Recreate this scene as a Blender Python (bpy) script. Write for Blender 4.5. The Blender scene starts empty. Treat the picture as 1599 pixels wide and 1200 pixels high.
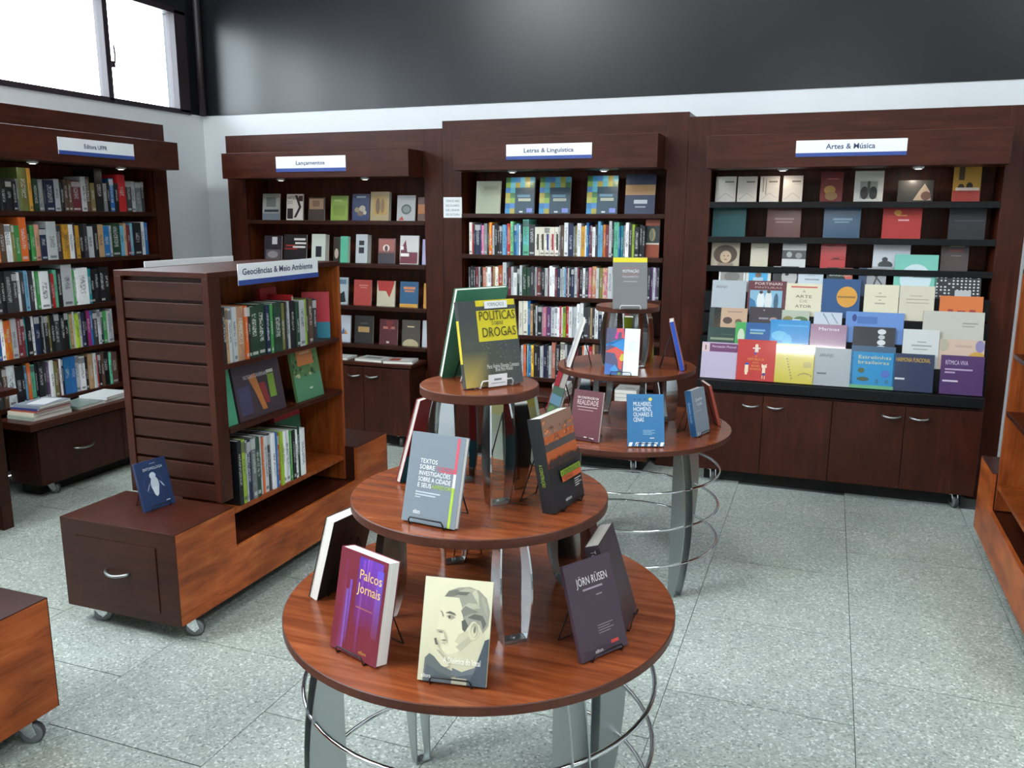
import bpy, bmesh, math, random
from mathutils import Vector, Matrix
C = bpy.context.scene.collection
PI = math.pi
rnd = random.Random(11)

# ---------------------------------------------------------------- camera, light, exposure
cam = bpy.data.cameras.new('camera'); cam.sensor_width = 36; cam.lens = 36 * 1311.8 / 1599; cam.clip_start = .05
co = bpy.data.objects.new('camera', cam); C.objects.link(co)
yaw, pitch, roll = .357, .198, -.004
fw = Vector((-math.sin(yaw) * math.cos(pitch), math.cos(yaw) * math.cos(pitch), -math.sin(pitch)))
rt = Vector((math.cos(yaw), math.sin(yaw), 0)); dn = fw.cross(rt)
r2 = rt * math.cos(roll) + dn * math.sin(roll); d2 = dn * math.cos(roll) - rt * math.sin(roll)
co.matrix_world = Matrix(((r2.x, -d2.x, -fw.x, 0), (r2.y, -d2.y, -fw.y, 0), (r2.z, -d2.z, -fw.z, 1.6), (0, 0, 0, 1)))
bpy.context.scene.camera = co
vs = bpy.context.scene.view_settings
vs.view_transform = 'Standard'; vs.look = 'None'; vs.gamma = 1; vs.use_curve_mapping = False; vs.exposure = 0.0

w = bpy.data.worlds.new('overcast_sky'); bpy.context.scene.world = w; w.use_nodes = True
w.node_tree.nodes['Background'].inputs[0].default_value = (.82, .92, 1, 1)
w.node_tree.nodes['Background'].inputs[1].default_value = 13.0

def area(name, loc, size, power, col=(1, .97, .93), rot=(0, 0, 0)):
    l = bpy.data.lights.new(name, 'AREA'); l.shape = 'RECTANGLE'; l.size, l.size_y = size; l.energy = power; l.color = col
    o = bpy.data.objects.new(name, l); C.objects.link(o); o.location = loc; o.rotation_euler = rot
    return o
LAMPS = [(-3.9, -.6, 240), (-2.9, -.6, 40), (2.7, -.9, 90), (2.7, 1.4, 60), (-3.1, 1.5, 18), (-1.1, 1.5, 22), (.9, 1.5, 16), (-3.1, 3.3, 14), (-1.1, 3.3, 20), (.9, 3.3, 10)]  # unseen lamps: front-left pair added for wall sheen, right pair to brighten kiosk sides
for lx, ly, pw in LAMPS: area('overhead_fill_light', (lx, ly, 4.7), (.6, 1.2), pw, (.93, .98, 1))

# ---------------------------------------------------------------- materials
def lin(h):
    v = [int(h[i:i + 2], 16) / 255 for i in (0, 2, 4)]
    return tuple(c / 12.92 if c <= .04045 else ((c + .055) / 1.055) ** 2.4 for c in v) + (1,)
def mat(name):
    m = bpy.data.materials.new(name); m.use_nodes = True
    return m, m.node_tree, m.node_tree.nodes['Principled BSDF']
def plain(name, hexc, rough=.5, metal=0, spec=.5, coat=0):
    m, nt, b = mat(name); b.inputs['Base Color'].default_value = lin(hexc); b.inputs['Roughness'].default_value = rough
    b.inputs['Metallic'].default_value = metal; b.inputs['Specular IOR Level'].default_value = spec; b.inputs['Coat Weight'].default_value = coat
    return m
def N(nt, t, **k):
    n = nt.nodes.new(t)
    for a, v in k.items(): setattr(n, a, v)
    return n
def ramp(nt, src, stops):
    r = N(nt, 'ShaderNodeValToRGB'); nt.links.new(src, r.inputs[0])
    while len(r.color_ramp.elements) < len(stops): r.color_ramp.elements.new(.5)
    for e, (p, c) in zip(r.color_ramp.elements, stops): e.position = p; e.color = c
    return r
def wood(name, a, b_, c, scale=(1, 1, 12), rough=.32, mottle=0, bump=.012, spec=.26):
    """grain stretched across SCALE, from dark a to light c"""
    m, nt, b = mat(name); tc = N(nt, 'ShaderNodeTexCoord'); mp = N(nt, 'ShaderNodeMapping'); mp.inputs['Scale'].default_value = scale
    nt.links.new(tc.outputs['Object'], mp.inputs[0])
    n = N(nt, 'ShaderNodeTexNoise'); n.inputs['Scale'].default_value = 4; n.inputs['Detail'].default_value = 7; n.inputs['Roughness'].default_value = .62; n.inputs['Distortion'].default_value = .6
    nt.links.new(mp.outputs[0], n.inputs[0])
    r = ramp(nt, n.outputs[0], [(.3, lin(a)), (.52, lin(b_)), (.75, lin(c))]); col = r.outputs[0]
    if mottle:
        n2 = N(nt, 'ShaderNodeTexNoise'); n2.inputs['Scale'].default_value = 5; n2.inputs['Detail'].default_value = 4; nt.links.new(tc.outputs['Object'], n2.inputs[0])
        r2_ = ramp(nt, n2.outputs[0], [(.35, (1 - mottle, 1 - mottle, 1 - mottle, 1)), (.65, (1, 1, 1, 1))])
        mx = N(nt, 'ShaderNodeMix', data_type='RGBA', blend_type='MULTIPLY'); mx.inputs[0].default_value = 1
        nt.links.new(col, mx.inputs[6]); nt.links.new(r2_.outputs[0], mx.inputs[7]); col = mx.outputs[2]
    nt.links.new(col, b.inputs['Base Color']); b.inputs['Specular IOR Level'].default_value = spec
    rr = ramp(nt, n.outputs[0], [(0, (rough - .07,) * 3 + (1,)), (1, (rough + .1,) * 3 + (1,))]); nt.links.new(rr.outputs[0], b.inputs['Roughness'])
    bp = N(nt, 'ShaderNodeBump'); bp.inputs['Strength'].default_value = bump * 4; bp.inputs['Distance'].default_value = .002
    nt.links.new(n.outputs[0], bp.inputs['Height']); nt.links.new(bp.outputs[0], b.inputs['Normal'])
    return m
M = {}
M['wood'] = wood('mahogany_stain', '34150a', '401b10', '4d2416', (9, 9, .8), .34, .25)
M['wood_h'] = wood('mahogany_stain_cross', '36170c', '431d11', '502718', (.8, .8, 9), .34, .25)
M['wood_in_lit'] = wood('mahogany_inside_lit', '6b2f12', '94471c', 'b0642a', (8, 8, .7), .4, .3)  # mahogany brightened in colour, standing in for warm light inside the kiosk
M['wood_in_shaded'] = wood('mahogany_inside_shaded', '42190b', '5a270f', '6e3516', (8, 8, .7), .4, .3)  # darker copy of the kiosk inside, bookcase shade put into the colour
M['wood_dark'] = wood('mahogany_dark', '2c140c', '371a10', '412015', (.9, .9, 9), .36, .2)
M['panel'] = wood('worn_orange_veneer', '823a19', 'b45a28', 'cc7a40', (2.5, .9, 5), .36, .35)
M['top'] = wood('cherry_tabletop', '5f2c18', '804022', '9a5630', (.8, 9, 1), .22, .2, 0, .5)
M['rim'] = wood('tabletop_edge_band', '3c1d14', '4e2a1e', '5c3426', (2, 2, 10), .4)
M['black'] = plain('black_laminate', '0d0e10', .45, 0, .25)
M['steel'] = plain('polished_steel', 'c2c6c6', .13, 1)
M['satin'] = plain('satin_steel', 'a7adad', .34, 1)
M['chrome'] = plain('chrome', 'd8dadb', .1, 1)
M['wire'] = plain('black_wire', '131316', .4, .3)
M['white_wire'] = plain('white_wire', 'd9dbdc', .4)
M['rubber'] = plain('grey_wheel_rubber', '3a3c3c', .5)
M['hub'] = plain('grey_wheel_hub', '7c8080', .35, .4)
M['white'] = plain('white_sign_plate', 'e6eaee', .45)
M['paper'] = plain('white_paper', 'e6e8ea', .8)
M['blue'] = plain('blue_sign_stripe', '2f478f', .45)
M['ink'] = plain('sign_ink', '3d4468', .6)
M['frame'] = plain('dark_window_frame', '2c2228', .45)
M['lens'] = plain('lit_lens', 'fff4e0', .3); _l = M['lens'].node_tree.nodes['Principled BSDF']; _l.inputs['Emission Color'].default_value = (1, .93, .82, 1); _l.inputs['Emission Strength'].default_value = 2.5
M['foam'] = plain('white_foam_board', 'eceff2', .7)
M['black_void'] = plain('black_plinth', '0e0c0b', .7)
def glass():
    m, nt, b = mat('window_glass'); nt.nodes.remove(b); o = nt.nodes['Material Output']
    t = N(nt, 'ShaderNodeBsdfTransparent'); g = N(nt, 'ShaderNodeBsdfGlossy'); g.inputs['Roughness'].default_value = .02
    f = N(nt, 'ShaderNodeLayerWeight'); f.inputs[0].default_value = .12; mx = N(nt, 'ShaderNodeMixShader')
    nt.links.new(f.outputs[0], mx.inputs[0]); nt.links.new(t.outputs[0], mx.inputs[1]); nt.links.new(g.outputs[0], mx.inputs[2]); nt.links.new(mx.outputs[0], o.inputs[0])
    return m
M['glass'] = glass()
def wallpaint(name, h1, h2, rough):
    m, nt, b = mat(name); tc = N(nt, 'ShaderNodeTexCoord'); n = N(nt, 'ShaderNodeTexNoise'); n.inputs['Scale'].default_value = 1.2; n.inputs['Detail'].default_value = 5
    nt.links.new(tc.outputs['Object'], n.inputs[0]); r = ramp(nt, n.outputs[0], [(.3, lin(h1)), (.7, lin(h2))]); nt.links.new(r.outputs[0], b.inputs['Base Color'])
    b.inputs['Roughness'].default_value = rough
    n2 = N(nt, 'ShaderNodeTexNoise'); n2.inputs['Scale'].default_value = 60; bp = N(nt, 'ShaderNodeBump'); bp.inputs['Strength'].default_value = .06; bp.inputs['Distance'].default_value = .003
    nt.links.new(tc.outputs['Object'], n2.inputs[0]); nt.links.new(n2.outputs[0], bp.inputs['Height']); nt.links.new(bp.outputs[0], b.inputs['Normal'])
    return m
M['wallwhite'] = wallpaint('white_wall_paint', 'd0d5d8', 'd8dcdf', .6)
M['walldark'] = wallpaint('charcoal_wall_paint', '131519', '171a1e', .3)
M['ceil'] = wallpaint('ceiling_paint', 'd8d8d4', 'dedeDA', .8)
def terrazzo():
    m, nt, b = mat('terrazzo_slab'); tc = N(nt, 'ShaderNodeTexCoord'); oi = N(nt, 'ShaderNodeObjectInfo')
    v = N(nt, 'ShaderNodeTexVoronoi'); v.inputs['Scale'].default_value = 150; v.feature = 'F1'
    ad = N(nt, 'ShaderNodeVectorMath', operation='ADD'); nt.links.new(tc.outputs['Object'], ad.inputs[0])
    ml = N(nt, 'ShaderNodeVectorMath', operation='MULTIPLY'); ml.inputs[0].default_value = (37, 19, 0); nt.links.new(oi.outputs['Random'], ml.inputs[1]); nt.links.new(ml.outputs[0], ad.inputs[1])
    nt.links.new(ad.outputs[0], v.inputs['Vector'])
    sep = N(nt, 'ShaderNodeSeparateColor'); nt.links.new(v.outputs['Color'], sep.inputs[0])
    r = ramp(nt, sep.outputs[0], [(0, lin('7c847e')), (.12, lin('98a19b')), (.5, lin('a8b1ab')), (.86, lin('b3bbb5')), (.97, lin('d5dbd6'))])
    n = N(nt, 'ShaderNodeTexNoise'); n.inputs['Scale'].default_value = 3.5; n.inputs['Detail'].default_value = 6; nt.links.new(ad.outputs[0], n.inputs[0])
    r2_ = ramp(nt, n.outputs[0], [(.3, (.86, .88, .87, 1)), (.7, (1, 1, 1, 1))])
    mx = N(nt, 'ShaderNodeMix', data_type='RGBA', blend_type='MULTIPLY'); mx.inputs[0].default_value = 1
    nt.links.new(r.outputs[0], mx.inputs[6]); nt.links.new(r2_.outputs[0], mx.inputs[7]); nt.links.new(mx.outputs[2], b.inputs['Base Color'])
    b.inputs['Roughness'].default_value = .42; b.inputs['Specular IOR Level'].default_value = .4
    return m
M['tile'] = terrazzo()
M['joint'] = plain('dark_floor_joint', '4d5450', .8)
def cover_mat(name, rough, coat):
    """a cover in the object's own colour"""
    m, nt, b = mat(name); oi = N(nt, 'ShaderNodeObjectInfo'); nt.links.new(oi.outputs['Color'], b.inputs['Base Color'])
    b.inputs['Roughness'].default_value = rough; b.inputs['Coat Weight'].default_value = coat; b.inputs['Coat Roughness'].default_value = .05 if coat == 1 else .12
    return m
M['cover'] = cover_mat('book_cover', .42, .12); M['gloss'] = cover_mat('glossy_book_cover', .2, 1)
def print_mat(name, rough, coat):
    m, nt, b = mat(name); a = N(nt, 'ShaderNodeAttribute', attribute_name='Col'); nt.links.new(a.outputs['Color'], b.inputs['Base Color'])
    b.inputs['Roughness'].default_value = rough; b.inputs['Coat Weight'].default_value = coat; b.inputs['Coat Roughness'].default_value = .05 if coat == 1 else .12
    return m
M['print'] = print_mat('cover_print', .42, .12); M['print_gloss'] = print_mat('glossy_cover_print', .2, 1)
def pages():
    m, nt, b = mat('page_edges'); tc = N(nt, 'ShaderNodeTexCoord'); mp = N(nt, 'ShaderNodeMapping'); mp.inputs['Scale'].default_value = (2, 900, 2)
    nt.links.new(tc.outputs['Object'], mp.inputs[0]); n = N(nt, 'ShaderNodeTexNoise'); n.inputs['Scale'].default_value = 1; nt.links.new(mp.outputs[0], n.inputs[0])
    r = ramp(nt, n.outputs[0], [(.35, lin('d8d4c8')), (.6, lin('eeece6'))]); nt.links.new(r.outputs[0], b.inputs['Base Color']); b.inputs['Roughness'].default_value = .85
    return m
M['pages'] = pages()
def spine_mat():
    """spine in the object's colour with a column of small title marks and a foot mark"""
    m, nt, b = mat('book_spine'); oi = N(nt, 'ShaderNodeObjectInfo'); tc = N(nt, 'ShaderNodeTexCoord'); sp = N(nt, 'ShaderNodeSeparateXYZ'); nt.links.new(tc.outputs['Generated'], sp.inputs[0])
    def mt(op, a, c=None, c2=None):
        n = N(nt, 'ShaderNodeMath', operation=op)
        for i, x in enumerate((a, c, c2)):
            if x is None: continue
            if isinstance(x, (int, float)): n.inputs[i].default_value = x
            else: nt.links.new(x, n.inputs[i])
        return n.outputs[0]
    X, Y, Z = sp.outputs; R = oi.outputs['Random']
    cx = N(nt, 'ShaderNodeCombineXYZ'); nt.links.new(mt('MULTIPLY', X, 5), cx.inputs[0]); nt.links.new(mt('MULTIPLY', R, 90), cx.inputs[1]); nt.links.new(mt('MULTIPLY', Z, 58), cx.inputs[2])
    n = N(nt, 'ShaderNodeTexNoise'); n.inputs['Scale'].default_value = 1; n.inputs['Detail'].default_value = 1; nt.links.new(cx.outputs[0], n.inputs[0])
    inx = mt('LESS_THAN', mt('ABSOLUTE', mt('SUBTRACT', X, .5)), .24)
    z0 = mt('MULTIPLY_ADD', R, .25, .22); z1 = mt('MULTIPLY_ADD', mt('FRACT', mt('MULTIPLY', R, 7.3)), .3, .62)
    title = mt('MULTIPLY', mt('MULTIPLY', mt('GREATER_THAN', n.outputs[0], .5), inx), mt('MULTIPLY', mt('GREATER_THAN', Z, z0), mt('LESS_THAN', Z, z1)))
    foot = mt('MULTIPLY', mt('MULTIPLY', mt('GREATER_THAN', Z, .05), mt('LESS_THAN', Z, .11)), mt('MULTIPLY', mt('LESS_THAN', mt('ABSOLUTE', mt('SUBTRACT', X, .5)), .33), mt('GREATER_THAN', mt('FRACT', mt('MULTIPLY', R, 3.7)), .45)))
    band = mt('MULTIPLY', mt('MULTIPLY', mt('GREATER_THAN', Z, .8), mt('LESS_THAN', Z, .97)), mt('GREATER_THAN', mt('FRACT', mt('MULTIPLY', R, 13.1)), .82))
    mask = mt('MULTIPLY', mt('MINIMUM', mt('ADD', mt('ADD', title, foot), band), 1), mt('LESS_THAN', Y, .03))
    cy_ = N(nt, 'ShaderNodeCombineXYZ'); nt.links.new(mt('MULTIPLY', R, 50), cy_.inputs[0]); nt.links.new(mt('MULTIPLY', X, 1.4), cy_.inputs[1]); nt.links.new(mt('MULTIPLY', Z, 4.5), cy_.inputs[2])
    nz = N(nt, 'ShaderNodeTexNoise'); nz.inputs['Scale'].default_value = 1; nz.inputs['Detail'].default_value = 4; nt.links.new(cy_.outputs[0], nz.inputs[0])
    pic = mt('MULTIPLY', mt('MULTIPLY', mt('GREATER_THAN', nz.outputs[0], .52), mt('GREATER_THAN', mt('FRACT', mt('MULTIPLY', R, 5.3)), .5)), .45)
    hs = N(nt, 'ShaderNodeHueSaturation'); nt.links.new(oi.outputs['Color'], hs.inputs['Color']); nt.links.new(mt('MULTIPLY_ADD', mt('FRACT', mt('MULTIPLY', R, 17.7)), .3, .35), hs.inputs['Hue']); nt.links.new(mt('MULTIPLY_ADD', mt('FRACT', mt('MULTIPLY', R, 29.3)), 1.6, .35), hs.inputs['Value'])
    bm_ = N(nt, 'ShaderNodeMix', data_type='RGBA'); nt.links.new(pic, bm_.inputs[0]); nt.links.new(oi.outputs['Color'], bm_.inputs[6]); nt.links.new(hs.outputs[0], bm_.inputs[7])
    bw = N(nt, 'ShaderNodeRGBToBW'); nt.links.new(oi.outputs['Color'], bw.inputs[0])
    tcl = N(nt, 'ShaderNodeMix', data_type='RGBA'); tcl.inputs[6].default_value = (.55, .56, .56, 1); tcl.inputs[7].default_value = (.05, .05, .07, 1); nt.links.new(mt('GREATER_THAN', bw.outputs[0], .3), tcl.inputs[0])
    mx = N(nt, 'ShaderNodeMix', data_type='RGBA'); nt.links.new(mt('MULTIPLY', mask, .72), mx.inputs[0]); nt.links.new(bm_.outputs[2], mx.inputs[6]); nt.links.new(tcl.outputs[2], mx.inputs[7])
    nt.links.new(mx.outputs[2], b.inputs['Base Color']); b.inputs['Roughness'].default_value = .4
    return m
M['spine'] = spine_mat()
_pm = {}
def flat(hexc, rough=.45):
    if hexc not in _pm: _pm[hexc] = plain('print_ink_' + hexc, hexc, rough)
    return _pm[hexc]

# ---------------------------------------------------------------- helpers
class MB:
    """collects shapes and links them as ONE mesh object"""
    def __init__(s): s.v = []; s.f = []; s.m = []; s.sm = []
    def add(s, vs, fs, mi=0, smooth=False, T=None):
        b = len(s.v); s.v += [tuple(T @ Vector(p)) if T else tuple(p) for p in vs]
        for f in fs: s.f.append([i + b for i in f]); s.m.append(mi); s.sm.append(smooth)
    def box(s, x0, y0, z0, x1, y1, z1, mi=0, T=None):
        s.add([(x0, y0, z0), (x1, y0, z0), (x1, y1, z0), (x0, y1, z0), (x0, y0, z1), (x1, y0, z1), (x1, y1, z1), (x0, y1, z1)],
              [(3, 2, 1, 0), (4, 5, 6, 7), (0, 1, 5, 4), (1, 2, 6, 5), (2, 3, 7, 6), (3, 0, 4, 7)], mi, False, T)
    def prism(s, pts, a0, a1, axis, mi=0, T=None, capm=None):
        """polygon PTS swept from a0 to a1 along axis"""
        P = {'x': lambda p, a: (a, p[0], p[1]), 'y': lambda p, a: (p[0], a, p[1]), 'z': lambda p, a: (p[0], p[1], a)}[axis]
        n = len(pts); V = [P(p, a0) for p in pts] + [P(p, a1) for p in pts]
        F = [(i, (i + 1) % n, n + (i + 1) % n, n + i) for i in range(n)]
        s.add(V, F + [tuple(range(n))[::-1], tuple(range(n, 2 * n))], mi, False, T)
    def lathe(s, prof, n=48, mi=0, smooth=True, mi_f=None):
        V = []; F = []
        for r, z in prof: V += [(r * math.cos(2 * PI * i / n), r * math.sin(2 * PI * i / n), z) for i in range(n)]
        for k in range(len(prof) - 1):
            for i in range(n): F.append((k * n + i, k * n + (i + 1) % n, (k + 1) * n + (i + 1) % n, (k + 1) * n + i))
        b = len(s.v); s.add(V, F, mi, smooth); 
        if mi_f:
            q = len(s.f) - len(F)
            for k in range(len(prof) - 1):
                for i in range(n): s.m[q + k * n + i] = mi_f[k]
    def tube(s, path, r, n=8, mi=0, closed=False):
        path = [Vector(p) for p in path]; L = len(path); V = []; F = []; up = None
        for i, p in enumerate(path):
            a = path[(i - 1) % L] if (closed or i) else p; c = path[(i + 1) % L] if (closed or i < L - 1) else p
            t = (c - a).normalized()
            if up is None: up = Vector((0, 0, 1)) if abs(t.z) < .9 else Vector((1, 0, 0))
            x = t.cross(up).normalized(); up = x.cross(t).normalized()
            V += [p + (x * math.cos(2 * PI * k / n) + up * math.sin(2 * PI * k / n)) * r for k in range(n)]
        for i in range(L if closed else L - 1):
            j = (i + 1) % L
            for k in range(n): F.append((i * n + k, i * n + (k + 1) % n, j * n + (k + 1) % n, j * n + k))
        if not closed: F += [tuple(range(n))[::-1], tuple(range((L - 1) * n, L * n))]
        s.add(V, F, mi, True)
    def mesh(s, name, mats):
        me = bpy.data.meshes.new(name); me.from_pydata(s.v, [], s.f)
        for m in (mats if isinstance(mats, (list, tuple)) else [mats]): me.materials.append(m)
        me.polygons.foreach_set('material_index', s.m); me.polygons.foreach_set('use_smooth', s.sm)
        bm = bmesh.new(); bm.from_mesh(me); bmesh.ops.recalc_face_normals(bm, faces=bm.faces); bm.to_mesh(me); bm.free()
        return me
    def build(s, name, mats, parent=None, loc=(0, 0, 0), rot=(0, 0, 0), bevel=0):
        return link(name, s.mesh(name, mats), parent, loc, rot, bevel)
def link(name, me, parent=None, loc=(0, 0, 0), rot=(0, 0, 0), bevel=0):
    o = bpy.data.objects.new(name, me); C.objects.link(o); o.location = loc; o.rotation_euler = rot
    if parent: o.parent = parent
    if bevel:
        b = o.modifiers.new('bevel', 'BEVEL'); b.width = bevel; b.segments = 2; b.limit_method = 'ANGLE'
    return o
def boxo(name, m, parent, x0, y0, z0, x1, y1, z1, bevel=.002):
    b = MB(); b.box(x0, y0, z0, x1, y1, z1); return b.build(name, m, parent, bevel=bevel)
def tag(o, label, cat, group=None):
    o['label'] = label; o['category'] = cat
    if group: o['group'] = group
    return o
def empty(name, loc=(0, 0, 0), rz=0):
    o = bpy.data.objects.new(name, None); C.objects.link(o); o.location = loc; o.rotation_euler = (0, 0, rz); o.empty_display_size = .1
    return o
def struct(o): o['kind'] = 'structure'; return o
def copy_tree(o, parent=None):
    c = o.copy(); C.objects.link(c); c.parent = parent
    for ch in list(o.children): copy_tree(ch, c)
    return c
FIT = []
def text(name, s, m, parent, loc, size, width=0, al='LEFT', rot=(PI / 2, 0, 0), bold=0):
    cu = bpy.data.curves.new(name, 'FONT'); cu.body = s; cu.size = size; cu.align_x = al; cu.resolution_u = 2; cu.offset = bold; cu.materials.append(m)
    o = bpy.data.objects.new(name, cu); C.objects.link(o); o.parent = parent; o.location = loc; o.rotation_euler = rot
    if width: FIT.append((o, width))
    return o
def handle(parent, x, y, z, w=.13):
    b = MB(); P = [(x - w / 2 + w * t, y - .03 * math.sin(PI * t) ** .6, z - .006 * math.sin(PI * t)) for t in [i / 12 for i in range(13)]]
    b.tube(P, .0062, 8); return b.build('handle', M['satin'], parent)
def caster(parent, x, y, z, rz=0, white=False):
    """swivel caster with its top plate at height z"""
    b = MB(); b.box(-.032, -.032, z - .006, .032, .032, z); r = z * .42
    for s in (-1, 1): b.prism([(-.02, z - .006), (.03, z - .006), (.042, r), (.024, r - .014), (.008, r)], s * .016 - .002, s * .016 + .002, 'y')
    c = b.build('caster', M['chrome'], parent, (x, y, 0), (0, 0, rz))
    b = MB(); q = MB()
    prof = [(.001, -.012), (r * .6, -.012), (r * .92, -.011), (r, -.007), (r, .007), (r * .92, .011), (r * .6, .012), (.001, .012)]
    q.lathe(prof, 20, 0, True, [1, 1, 0, 0, 0, 1, 1])
    q.build('wheel', [M['rubber'], M['hub']], c, (.025, 0, r), (PI / 2, 0, 0))
    return c

# ---------------------------------------------------------------- room
XW, YW, ZB, ZC = -4.684, 5.59, 2.355, 4.8
XR, YR = 3.3, -3.2
fl = MB(); fl.box(XW, YR, -.06, XR, YW, -.004); FLOOR = struct(fl.build('floor', M['joint']))
tm = MB(); P6 = .606; tw = .6015
tm.box(-tw / 2, -tw / 2, -.004, tw / 2, tw / 2, 0); TILE = tm.mesh('tile', M['tile'])
for i in range(-7, 4):
    cx = -.42 + .604 * (i + .5); ph = 3.262 if i % 2 == 0 else 3.568
    for j in range(-5, 5):
        cy = ph + P6 * (j - .5)
        if cx - .3 < XW or cy + .3 > YW - .1 or cy < .5: continue
        link('tile', TILE, FLOOR, (cx, cy, rnd.uniform(-.0004, .0004)))
def wall(name, boxes):
    b = MB()
    for bx, mi in boxes: b.box(*bx, mi)
    return struct(b.build(name, [M['wallwhite'], M['walldark']]))
wall('wall_back', [((XW - .2, YW, 0, XR + .2, YW + .2, ZB), 0), ((XW - .2, YW - .006, ZB, XR + .2, YW + .2, ZC), 1)])
WZ0, WZ1, WY0, WY1, WZ2, WZ3 = 2.36, 3.09, -2.6, 5.45, 3.19, 4.55
wall('wall_left', [((XW - .2, YR, 0, XW, YW, ZB), 0), ((XW - .2, YR, ZB, XW, WY0, ZC), 1), ((XW - .2, WY1, ZB, XW, YW, ZC), 1), ((XW - .2, WY0, WZ1, XW, WY1, WZ2), 1), ((XW - .2, 1.66, WZ2, XW, WY1, WZ3), 1), ((XW - .2, WY0, WZ3, XW, WY1, ZC), 1)])
wall('wall_right', [((XR, YR, 0, XR + .2, YW, ZB), 0), ((XR, YR, ZB, XR + .2, YW, ZC), 1)])
wall('wall_front', [((XW - .2, YR - .2, 0, XR + .2, YR, ZB), 0), ((XW - .2, YR - .2, ZB, XR + .2, YR, ZC), 1)])
b = MB(); b.box(XW - .2, YR - .2, ZC, XR + .2, YW + .2, ZC + .15); struct(b.build('ceiling', M['ceil']))
win = struct(empty('window_1', (XW, 3, WZ0)))
FX0, FX1 = XW - .07, XW + .012
def wbar(name, y0, z0, y1, z1, x0=FX0, x1=FX1):
    return boxo(name, M['frame'], win, x0 - XW, y0 - 3, z0 - WZ0, x1 - XW, y1 - 3, z1 - WZ0, .003)
wbar('bottom_rail', WY0, WZ0 - .012, WY1, WZ0 + .022); wbar('top_rail', WY0, WZ1 - .03, WY1, WZ1 + .01); wbar('side_post', 5.335, WZ0, WY1, WZ1); wbar('side_post', WY0, WZ0, WY0 + .05, WZ1)
ys = [WY0 + .05, -1.8, -1.0, -.2, .65, 1.62, 2.64, 3.66, 4.68, 5.335]
for y in ys[1:-1]: wbar('mullion', y - .022, WZ0, y + .022, WZ1)
for a, c in zip(ys, ys[1:]): boxo('pane', M['glass'], win, -.04, a - 3, .02, -.035, c - 3, WZ1 - WZ0 - .02, 0)
wbar('bottom_rail', WY0, WZ2, 1.66, WZ2 + .03); wbar('top_rail', WY0, WZ3 - .03, 1.66, WZ3)  # upper window row, unseen, added to throw a sheen on the dark wall
tys = [WY0, -1.8, -.95, -.1, .75, 1.66]
for y in tys: wbar('mullion', y - .022, WZ2, y + .022, WZ3)
for a, c in zip(tys, tys[1:]): boxo('pane', M['glass'], win, -.04, a - 3, WZ2 - WZ0, -.035, c - 3, WZ3 - WZ0, 0)
b = MB(); b.tube([(.0, 0, 0), (.03, 0, .01), (.035, .0, .06), (.03, 0, .12)], .006, 6); b.box(-.01, -.012, -.02, .02, .012, .02)
b.build('latch', M['frame'], win, (.012, 4.70 - 3, .24))
b = MB(); b.tube([(XW + .045, YW - .05, ZB + .005), (XW + .045, YW - .05, 2.8), (XW + .047, YW - .052, ZC)], .026, 10); struct(b.build('trim_1', M['frame']))
# ceiling lamps out of view, front and right ones added for their light
ORD = ['', 'first', 'second', 'third', 'fourth', 'fifth']
def lamp_fix(x, y):
    row = {-.6: 'front', -.9: 'front', 1.5: 'middle', 1.4: 'middle', 3.3: 'rear'}[y]; k_ = sorted(a for a, c, d in LAMPS if abs(c - y) < .4).index(x)
    t = empty('unseen_ceiling_lamp', (x, y, ZC)); tag(t, f'unseen four tube ceiling lamp, {ORD[k_ + 1]} from the window in the {row} row', 'lamp', 'ceiling lamps')
    boxo('housing', M['white'], t, -.31, -.63, -.05, .31, .63, 0)
    e, nt, bb = mat('lit_tube'); bb.inputs['Emission Color'].default_value = (.97, 1, .97, 1); bb.inputs['Emission Strength'].default_value = 6
    for s in (-.2, -.07, .07, .2):
        q = MB(); q.tube([(s, -.6, -.068), (s, .6, -.068)], .014, 10); q.build('tube', e, t)
for lx, ly, pw in LAMPS: lamp_fix(lx, ly)
pt = empty('glare_lamp', (-.2, -2.8, 3.2)); tag(pt, 'unseen twin tube lamp added for glare on the yellow book', 'lamp')  # unseen lamp, added for glare on the glossy covers and frontal fill
boxo('housing', M['white'], pt, -.65, -.1, .05, .65, .1, .1)
for x in (-.5, .5):
    q = MB(); q.tube([(x, 0, .1), (x, 0, ZC - 3.2)], .004, 6); q.build('cable', M['wire'], pt)
e_, nt_e, be = mat('glare_lamp_tube'); be.inputs['Emission Color'].default_value = (1, .98, .94, 1); be.inputs['Emission Strength'].default_value = 90
for y in (-.05, .05):
    q = MB(); q.tube([(-.6, y, .02), (.6, y, .02)], .02, 10); q.build('tube', e_, pt)

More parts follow.
